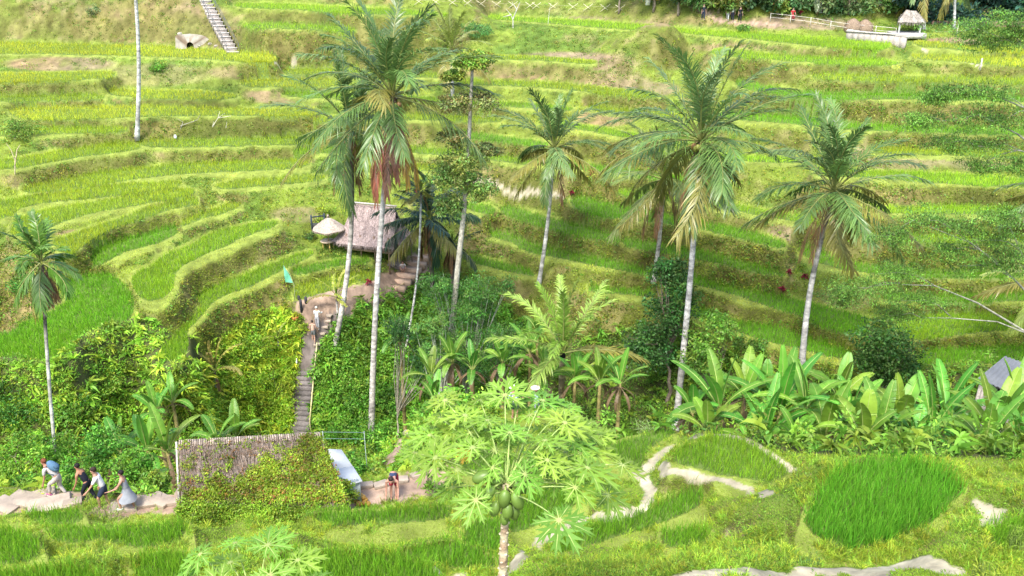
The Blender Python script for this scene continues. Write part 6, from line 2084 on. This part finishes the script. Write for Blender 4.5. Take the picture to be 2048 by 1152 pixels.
for k in range(10):
    f0, f1_ = k / 10, (k + 1) / 10
    p, q = a_ * (1 - f0) + b_ * f0, a_ * (1 - f1_) + b_ * f1_
    mid_ = (p + q) / 2
    mb.box([mid_[0], mid_[1], mid_[2] + .45], (np.linalg.norm(q - p) * 1.0, .4, 1.3), math.atan2(q[1] - p[1], q[0] - p[0]), np.array([.40, .36, .32]) * RS.uniform(.9, 1.05))
mb.build('wall_face', M_STONE, tw)
MB().box((a_ + b_) / 2 + [0, 0, 1.13], (np.linalg.norm(b_ - a_) * 1.02, .6, .1), math.atan2(b_[1] - a_[1], b_[0] - a_[0]), (.42, .39, .35)).build('coping', M_STONE, tw)
hr = thing('hilltop_railing', 'pale post and rail fence along the hilltop left of the pavilion', 'railing', gp(1650, 58))
pts = [gp(u, v) for u, v in ((1540, 44), (1580, 48), (1620, 53), (1660, 60), (1700, 66), (1750, 70), (1790, 74))]
for i, p in enumerate(pts):
    MB().tube([p, p + [0, 0, .95]], .035, 5, (.6, .56, .5)).build('post', M_WOOD, hr)
    if i:
        for hh in (.9, .5):
            MB().tube([pts[i - 1] + [0, 0, hh], p + [0, 0, hh]], .022, 5, (.62, .58, .52)).build('rail', M_WOOD, hr)
for u, v, lab in ((1704, 62, 'brown haystack left of the pavilion, larger one'), (1728, 64, 'brown haystack beside the pavilion steps')):
    g = gp(u, v)
    mb = MB()
    mb.tube([g - [0, 0, .2], g + [0, 0, .5], g + [0, 0, 1.0], g + [0, 0, 1.3]], [.95, .9, .6, .15], 12, (.24, .18, .13))
    strands(mb, g + [-.8, -.2, 1.0], g + [.8, -.2, 1.0], 80, .9, (.32, .25, .18), .25, .05)
    tag(mb.build('haystack', M_THATCH, None), lab, 'haystack', 'haystacks by the pavilion')
# small shrine like post with an orange sign
g = gp(1312, 12)
sgp = thing('signboard', 'small orange and white board on posts at the top edge', 'sign', g)
MB().box(g + [0, 0, 1.1], (.9, .06, .9), 0, (.75, .36, .05)).build('board', M_METAL, sgp)
MB().box(g + [-1.0, 0, .8], (.5, .3, 1.4), 0, (.7, .7, .68)).build('white_block', M_STONE, sgp)
for sx in (-.35, .35):
    MB().tube([g + [sx, .06, -.1], g + [sx, .06, 1.6]], .04, 5, (.3, .25, .2)).build('post', M_WOOD, sgp)
for u, v, lab, hh in ((1912, 74, 'slim white marker post near the upper right corner', 1.3), (1960, 140, 'thin pale stake on the right terraces', 1.0)):
    g = gp(u, v)
    tag(MB().tube([g - [0, 0, .1], g + [0, 0, hh], g + [0, 0, hh + .05]], [.07, .06, .02], 7, (.7, .62, .56)).build('marker_post', M_WOOD, None), lab, 'post')
# rag on the terrace
g = gp(351, 276)
tag(MB().ball(g + [0, 0, .12], (.16, .1, .22), (.72, .76, .80), 7, 5).build('white_bag', M_CLOTH, None), 'small white plastic bag caught on the left bank', 'bag')

# forest and trees on the skyline
FR = [(1400, -8, 30, 26, (.11, .22, .06)), (1440, -4, 26, 22, (.2, .28, .06)), (1470, 4, 24, 18, (.2, .27, .06)), (1500, -14, 36, 30, (.06, .13, .05)), (1545, -4, 30, 26, (.07, .16, .05)), (1560, 10, 16, 16, (.22, .30, .06)),
      (1600, -6, 40, 26, (.09, .2, .07)), (1650, -4, 44, 34, (.12, .22, .08)), (1700, 0, 46, 34, (.12, .23, .08)), (1760, -4, 50, 34, (.16, .26, .07)), (1800, -16, 40, 28, (.14, .26, .05)), (1360, -20, 40, 20, (.05, .12, .04)), (1310, -26, 40, 22, (.05, .12, .05)),
      (1240, -34, 50, 24, (.06, .14, .05))]
FL = ['round', 'pale yellow green', 'low yellow green', 'dark spreading', 'dark narrow', 'small bright', 'broad dull', 'pale grey green', 'large grey green', 'tall feathery', 'bright', 'deep green', 'blackish', 'dark far']
for k, (u, v, ru, rv, c_) in enumerate(FR):
    y = gp(u, 22 + (k % 3) * 4)[1]
    b = base_under(u, v, y)
    cr = crown_at(u, v, y, ru, rv)
    tree('hilltop_tree', '%s hilltop tree on the skyline, number %s from the left of the forest edge' % (FL[k], ['zero', 'one'][0]) if False else '%s tree of the hilltop forest edge, %s' % (FL[k], 'left of the pavilion'), b, max(1, cr[0][2] - b[2]), [cr], tr=.16, col=c_, leaf=.34, per=60, cat='tree', group='trees along the hilltop', nclump=26)
mb = MB()
for k in range(46):
    u = RS.uniform(1820, 2250)
    v = RS.uniform(-50, 50)
    y = gp(min(u, 2100), 66)[1] + RS.uniform(1, 12)
    c, r = crown_at(u, v, y, RS.uniform(26, 48), RS.uniform(18, 30))
    mb.leaves([c], 900, np.array([[r[0], r[0], r[2]]]), .5, np.array([.028, .075, .05]) * RS.uniform(.6, 1.5), shell=.3)
tag(mb.build('forest', M_LEAF), 'dark bluish forest massed beyond the terraces at upper right', 'forest', kind='stuff')
for k, (u, v0, v1) in enumerate(((1908, 58, -40), (1848, 60, -30), (1540, 20, -40), (1640, 26, -30))):
    g = gp(u, v0)
    palm('coconut_palm', ['thin pale trunked palm before the dark forest at upper right', 'thin trunked palm just right of the pavilion', 'far palm left of the pavilion trees, trunk rising out of frame', 'far palm with drooping grey green fronds behind the hilltop rail'][k],
         g, at_y(u + 3, v1, g[1]), 4, 12, .16, .12, (0, 0), seed=90 + k, dry=1, nuts=0, group='far palms of the hilltop', nl=22, col=(.12, .2, .08), e_lo=-60, tcol=(.4, .42, .42), wd=.12)
tag(MB().box(gp(2040, 78) + [0, 3.0, .4], (16, .8, 2.2), R(-6), (.24, .15, .12)).build('earth_bank', M_SOIL), 'bare reddish earth bank under the dark forest', kind='structure')


# ------------------------------------------------------------ people
def person(label, foot, yaw, height=1.68, lean=0.0, legs=((0, 0), (0, 0)), arms=((0, 10, 8), (0, 10, 8)), headt=0.0, skin=(.42, .24, .16), hair=(.03, .022, .018),
           top_c=(.8, .8, .8), bot_c=(.05, .06, .1), bot=('shorts', .5), shoes=(.75, .75, .74), sleeves=.5, dress=None, hat=None, pack=None, hairlen=.0, bare_top=False, group=None, sink=0.0, long_sleeve=False):
    """legs: (thigh forward deg, knee bend deg); arms: (shoulder forward, elbow bend, out); lean forward deg"""
    k = height / 1.70
    J = {}
    hip = np.array([0, 0, 0.0])

    def sag(p, ang, l, out=0.0):
        a = R(ang)
        return p + np.array([math.sin(R(out)) * l, math.sin(a) * math.cos(R(out)) * l, -math.cos(a) * math.cos(R(out)) * l])
    for s_, (th, kn), nm in ((-1, legs[0], 'L'), (1, legs[1], 'R')):
        h = np.array([s_ * .09, 0, -.04])
        kne = sag(h, th, .41)
        ank = sag(kne, th - kn, .40)
        J['hip' + nm], J['kne' + nm], J['ank' + nm] = h, kne, ank
        J['toe' + nm] = ank + np.array([0, .15, -.05])
        J['heel' + nm] = ank + np.array([0, -.05, -.05])
    zmin = min(J['toeL'][2], J['toeR'][2]) - .025

    def up(p, ang, l):
        a = R(ang)
        return p + np.array([0, math.sin(a) * l, math.cos(a) * l])
    waist = up(hip, lean * .4, .12)
    chest = up(waist, lean, .24)
    neck = up(chest, lean * 1.05, .16)
    nk2 = up(neck, lean * .6 + headt, .07)
    head = up(nk2, headt + lean * .3, .12)
    htop = up(head, headt + lean * .3, .08)
    hf = np.array([0, math.cos(R(headt + lean * .3)), -math.sin(R(headt + lean * .3))])
    for s_, (sh_, el, out), nm in ((-1, arms[0], 'L'), (1, arms[1], 'R')):
        sh = neck + np.array([s_ * .185, 0, -.05]) - (neck - chest) * .15
        elb = sag(sh, sh_, .28, s_ * out)
        wr = sag(elb, sh_ + el, .25, s_ * out * .5)
        J['sh' + nm], J['elb' + nm], J['wr' + nm] = sh, elb, wr
        J['hd' + nm] = sag(wr, sh_ + el, .075)
    org = thing('person', label, 'person', foot, group)
    org.location = Vector(foot) - Vector((0, 0, sink))
    org.rotation_euler = (0, 0, yaw)
    Z = np.array([0, 0, -zmin])

    def L3(p):
        return (p + Z) * k

    def skinmesh(name, nodes, edges, radii, m, root=0, sub=2):
        me = bpy.data.meshes.new(name)
        me.from_pydata([tuple(L3(np.array(p))) for p in nodes], edges, [])
        o = bpy.data.objects.new(name, me)
        COL.objects.link(o)
        o.parent = org
        md = o.modifiers.new('skin', 'SKIN')
        md.use_smooth_shade = True
        sv = me.skin_vertices[0].data
        for i, r in enumerate(radii):
            rr = r if isinstance(r, (tuple, list)) else (r, r)
            sv[i].radius = (rr[0] * k, rr[1] * k)
            sv[i].use_root = (i == root)
        ss = o.modifiers.new('sub', 'SUBSURF')
        ss.levels = ss.render_levels = sub
        me.materials.append(m)
        return o
    ms = cmat(skin, .6, 'skin_')
    N, E, Rr = [hip, waist, chest, neck, nk2, head, htop], [(0, 1), (1, 2), (2, 3), (3, 4), (4, 5), (5, 6)], [(.13, .10), (.115, .09), (.135, .10), (.085, .07), .05, (.078, .095), (.06, .07)]
    fl_ = [0]

    def addn(p, r, par):
        N.append(p)
        Rr.append(r)
        E.append((par, len(N) - 1))
        return len(N) - 1
    addn(head + hf * .105 + np.array([0, 0, -.012]), .012, 5)            # nose
    for s_ in (-1, 1):
        addn(head + np.array([s_ * .088, 0, 0]), .018, 5)                # ears
    for nm in 'LR':
        i = addn(J['hip' + nm], .085, 0)
        i = addn((J['hip' + nm] + J['kne' + nm]) / 2, .075, i)
        i = addn(J['kne' + nm], .052, i)
        i = addn(J['kne' + nm] * .65 + J['ank' + nm] * .35, .052, i)
        i = addn(J['ank' + nm], .034, i)
        i = addn(J['toe' + nm], (.036, .022), i)
        i = addn(J['sh' + nm], .055, 3)
        i = addn(J['elb' + nm], .036, i)
        i = addn(J['wr' + nm], .025, i)
        hnd = i = addn(J['hd' + nm], (.036, .018), i)
        dirv = nrm(J['hd' + nm] - J['wr' + nm])
        for q, (o_, l) in enumerate(((-.028, .055), (-.01, .07), (.01, .065), (.027, .05))):
            a1 = addn(J['hd' + nm] + dirv * .045 + np.array([0, o_, 0]), .009, hnd)
            addn(J['hd' + nm] + dirv * (.045 + l) + np.array([0, o_ * 1.2 + .012, .01]), .008, a1)
        a1 = addn(J['hd' + nm] + np.array([0, .04, 0]) - dirv * .01, .010, hnd)
        addn(J['hd' + nm] + np.array([0, .06, 0]) + dirv * .03, .008, a1)
    skinmesh('body', N, E, Rr, ms)
    ey = MB()
    for s_ in (-1, 1):
        ey = MB().ball(L3(head + hf * .086 + np.array([s_ * .032, 0, .02])), .012 * k, (.02, .015, .012), 6, 4)
        e_ = ey.build('eye', M_CLOTH, None)
        e_.parent = org
    # hair: cap over the back and top of the skull
    if hair is not None:
        hb = MB()
        hb.ball(L3(head + np.array([0, 0, .045]) - hf * .022), (.092 * k, .105 * k, .095 * k), hair, 12, 8)
        if hairlen:
            hb.ball(L3(head - hf * .07 + np.array([0, 0, -.04 - hairlen / 2])), (.07 * k, .045 * k, (.08 + hairlen) * k), hair, 10, 7)
        o = hb.build('hair', cmat(hair, .7, 'hair_'), None, True)
        o.parent = org
    if top_c is not None:
        m = cmat(top_c)
        n_, e_, r_ = [waist - np.array([0, 0, .12 if not dress else .05]), waist, chest, neck * .75 + chest * .25], [(0, 1), (1, 2), (2, 3)], [(.145, .115), (.135, .108), (.152, .115), (.12, .085)]
        if sleeves:
            for nm in 'LR':
                n_.append(J['sh' + nm]); r_.append(.068); e_.append((3, len(n_) - 1))
                n_.append(J['sh' + nm] + (J['elb' + nm] - J['sh' + nm]) * min(1, sleeves * 1.3)); r_.append(.056); e_.append((len(n_) - 2, len(n_) - 1))
                if long_sleeve:
                    n_.append(J['wr' + nm]); r_.append(.038); e_.append((len(n_) - 2, len(n_) - 1))
        skinmesh('shirt', n_, e_, r_, m)
    if dress:
        # flared skirt as a closed loft that follows the hips
        mb = MB()
        rings = []
        for t, rx, ry in ((0, .14, .11), (.35, .18, .16), (.7, .25, .25), (1, .31, .32)):
            c = waist * (1 - t) + np.array([0, -.02 + .04 * (legs[0][0] > 15), -dress]) * t
            a = np.arange(16) * 2 * np.pi / 16
            rings.append(c + np.stack([rx * np.cos(a), ry * np.sin(a) * (1 + .05 * np.sin(5 * a)), .015 * np.sin(4 * a) * t], 1))
        V = L3(np.concatenate(rings))
        mb.add(V, None, [(i * 16 + j, i * 16 + (j + 1) % 16, (i + 1) * 16 + (j + 1) % 16, (i + 1) * 16 + j) for i in range(3) for j in range(16)], top_c)
        o = mb.build('skirt', cmat(top_c), None, True)
        o.parent = org
    elif bot:
        m = cmat(bot_c)
        n_, e_, r_ = [waist, hip - np.array([0, 0, .01])], [(0, 1)], [(.125, .10), (.15, .125)]
        for nm in 'LR':
            n_.append(J['hip' + nm] - np.array([0, 0, .03])); r_.append(.105); e_.append((1, len(n_) - 1))
            if bot[1] < 1:
                n_.append(J['hip' + nm] + (J['kne' + nm] - J['hip' + nm]) * bot[1] * 1.4); r_.append(.085); e_.append((len(n_) - 2, len(n_) - 1))
            else:
                n_.append(J['kne' + nm]); r_.append(.072); e_.append((len(n_) - 2, len(n_) - 1))
                n_.append(J['ank' + nm] + np.array([0, 0, .05])); r_.append(.055); e_.append((len(n_) - 2, len(n_) - 1))
        skinmesh(bot[0], n_, e_, r_, m)
    if shoes is not None:
        for nm in 'LR':
            c = (J['toe' + nm] + J['heel' + nm]) / 2 + np.array([0, .01, .005])
            o = MB().ball(L3(c), (.05 * k, .14 * k, .045 * k), shoes, 10, 7).build('shoe', cmat(shoes), None, True)
            o.parent = org
    if hat is not None:
        mb = MB()
        c = L3(head + np.array([0, 0, .07]))
        mb.tube([c, c + [0, 0, .02]], [.24 * k, .22 * k], 18, hat)
        mb.tube([c + [0, 0, .02], c + [0, 0, .08], c + [0, 0, .12]], [.10 * k, .09 * k, .05 * k], 14, hat)
        mb.tube([c + [0, 0, .02], c + [0, 0, .045]], [.104 * k, .102 * k], 14, (.12, .09, .08), cap=False)
        o = mb.build('hat', cmat(hat), None)
        o.parent = org
    if pack is not None:
        up_ = nrm(neck - waist)
        bk_ = np.array([0, -up_[2], up_[1]])
        M = np.stack([np.array([1, 0, 0]), -bk_, up_], 1)
        mb = MB()
        c = L3(chest + bk_ * .21 - up_ * .0)
        mb.ball(c, (.165 * k, .13 * k, .25 * k), pack, 14, 10, M=M)
        mb.ball(c + bk_ * .1 * k - up_ * .06 * k, (.12 * k, .07 * k, .13 * k), np.array(pack) * .8, 12, 8, M=M)
        for s_ in (-1, 1):
            mb.tube([L3(chest + bk_ * .1 + up_ * .14 + [s_ * .09, 0, 0]), L3(neck + [s_ * .1, 0, .03]), L3(chest - bk_ * .13 + [s_ * .1, 0, 0]), L3(waist + bk_ * .05 + [s_ * .13, 0, 0])], .02 * k, 5, np.array(pack) * .5)
        o = mb.build('backpack_item', M_CLOTH, None, True)
        o.name = 'backpack'
        o.parent = org
    return org


LFT = R(90)     # facing the left of the picture
hk = 'hikers climbing the stone slab path'
person('hiker with reddish hair, patterned shirt, grey trousers and large blue backpack', gp(124, 994), LFT - R(8), 1.62, 44, ((50, 45), (8, 34)), ((6, 14, 4), (-4, 12, 4)), 4, (.42, .22, .15), (.16, .05, .025),
       (.42, .40, .40), (.42, .38, .36), ('trousers', 1), (.28, .08, .18), .55, pack=(.09, .17, .26), group=hk)
person('hiker with black hair and bare arms in a dark dress, half hidden by grass', gp(182, 1000), LFT - R(10), 1.56, 28, ((30, 35), (-5, 15)), ((8, 20, 6), (0, 20, 6)), 4, (.36, .18, .11), (.012, .01, .01),
       (.015, .017, .028), (.015, .017, .028), ('trousers', 1), (.1, .1, .1), 0, group=hk, sink=.1)
person('hiker with short dark hair, white t-shirt and navy shorts', gp(214, 1010), LFT + R(12), 1.66, 20, ((30, 35), (0, 12)), ((32, 10, 6), (2, 8, 10)), 4, (.45, .26, .18), (.035, .022, .016),
       (.66, .66, .66), (.03, .04, .075), ('shorts', .62), (.3, .28, .26), .55, group=hk, sink=.15)
person('hiker with black hair bun in a sleeveless grey dress and white shoes, stepping up', gp(262, 1022), LFT + R(5), 1.58, 10, ((50, 55), (-6, 6)), ((35, 35, 6), (30, 12, 5)), -2, (.42, .24, .17), (.015, .012, .012),
       (.27, .29, .33), (.27, .29, .33), ('skirt', .5), (.82, .82, .82), 0, dress=.40, group=hk)
# sunglasses and handbag carried
person('man in dark patterned tank top and red shorts bending down on the clay landing', gp(790, 990), R(180), 1.74, 92, ((26, 8), (22, 4)), ((12, 30, 4), (4, 22, 4)), 18, (.45, .24, .18), (.03, .02, .018),
       (.035, .05, .10), (.38, .035, .06), ('shorts', .7), (.06, .06, .07), 0, group=None)
wk = 'straw hatted people behind the papaya'
person('person in pale blue long sleeved shirt and dark shorts standing behind the papaya leaves', gp(1030, 838), R(20), 1.66, 22, ((10, 8), (-4, 4)), ((20, 20, 6), (10, 20, 8)), 10, (.40, .22, .15), (.5, .46, .38),
       (.50, .60, .70), (.02, .03, .07), ('shorts', .6), (.3, .2, .15), .6, hat=(.62, .62, .56), long_sleeve=True, group=wk)
person('person in pink straw hat and pale green top reaching out behind the papaya leaves', gp(1073, 836), R(60), 1.62, 8, ((4, 4), (-4, 4)), ((60, 10, 6), (10, 20, 8)), 4, (.40, .22, .15), (.05, .03, .02),
       (.50, .66, .62), (.25, .3, .3), ('trousers', 1), (.3, .2, .15), .6, hat=(.70, .50, .42), group=wk)
cp = 'couple on the path'
person('person in loose white shirt holding a dark bag, upper one of the couple', gp(636, 658), R(-10), 1.72, 8, ((6, 6), (-6, 4)), ((16, 30, 8), (40, 50, 8)), 0, (.45, .28, .2), (.6, .55, .48), (.85, .85, .85), (.34, .34, .36), ('trousers', 1), (.3, .3, .3), .7, long_sleeve=True, group=cp)
person('dark haired person with bare shoulders and grey shorts, lower one of the couple', gp(628, 684), R(-4), 1.68, 4, ((6, 6), (-6, 4)), ((4, 10, 8), (10, 20, 8)), 0, (.50, .30, .22), (.05, .035, .03), (.55, .36, .28), (.12, .13, .13), ('shorts', .55), (.4, .3, .25), 0, group=cp)
person('person in white crouching on the clay steps of the hut', gp(806, 546), R(190), 1.6, 40, ((85, 110), (80, 105)), ((40, 30, 8), (40, 30, 8)), 0, (.42, .24, .17), (.02, .015, .015), (.72, .66, .62), (.4, .3, .28), ('shorts', .6), (.3, .2, .2), .5, group=None)
person('person in a red top standing in the shade of the hut entrance', gp(802, 538) + np.array([.1, 1.3, .35]), R(170), 1.6, 4, ((4, 4), (-4, 4)), ((4, 10, 8), (4, 10, 8)), 0, (.36, .2, .14), (.02, .015, .015), (.32, .02, .05), (.2, .03, .05), ('trousers', 1), (.1, .1, .1), .6)
hw = 'walkers on the hilltop path'
person('walker in dark clothes alone on the hilltop, leftmost', gp(1406, 40), R(200), 1.7, 2, ((10, 6), (-10, 6)), ((8, 10, 8), (-8, 10, 8)), 0, (.4, .25, .2), (.02, .02, .02), (.03, .04, .06), (.02, .03, .06), ('trousers', 1), (.1, .1, .1), .6, group=hw)
person('walker in white top in the hilltop group, left of the three', gp(1455, 41), R(160), 1.68, 4, ((14, 8), (-12, 6)), ((8, 10, 8), (-8, 10, 8)), 0, (.4, .25, .2), (.1, .08, .06), (.75, .75, .78), (.5, .5, .52), ('trousers', 1), (.5, .5, .5), .6, group=hw)
person('walker in white top and dark trousers, middle of the hilltop group', gp(1464, 43), R(170), 1.74, 2, ((14, 8), (-12, 6)), ((8, 10, 8), (-8, 10, 8)), 0, (.4, .25, .2), (.6, .58, .5), (.62, .63, .66), (.03, .03, .05), ('trousers', 1), (.1, .1, .1), .6, group=hw)
person('walker in black, right of the hilltop group', gp(1479, 44), R(190), 1.64, 3, ((10, 8), (-10, 6)), ((8, 10, 8), (-8, 10, 8)), 0, (.4, .25, .2), (.02, .02, .02), (.02, .02, .03), (.02, .02, .03), ('trousers', 1), (.1, .1, .1), .6, group=hw)
person('person in red sitting on the hilltop wall', gp(1584, 40), R(180), 1.6, 10, ((80, 85), (80, 85)), ((30, 30, 8), (30, 30, 8)), 0, (.4, .25, .2), (.02, .02, .02), (.45, .04, .05), (.3, .03, .05), ('trousers', 1), (.1, .1, .1), .6)
person('person in a striped pale top standing at the head of the concrete stair', s1 + np.array([-.35, .5, .25]), R(190), 1.7, 0, ((6, 6), (-6, 4)), ((4, 10, 8), (4, 10, 8)), 0, (.4, .25, .2), (.02, .02, .02), (.6, .62, .68), (.1, .12, .2), ('trousers', 1), (.5, .5, .5), .6)
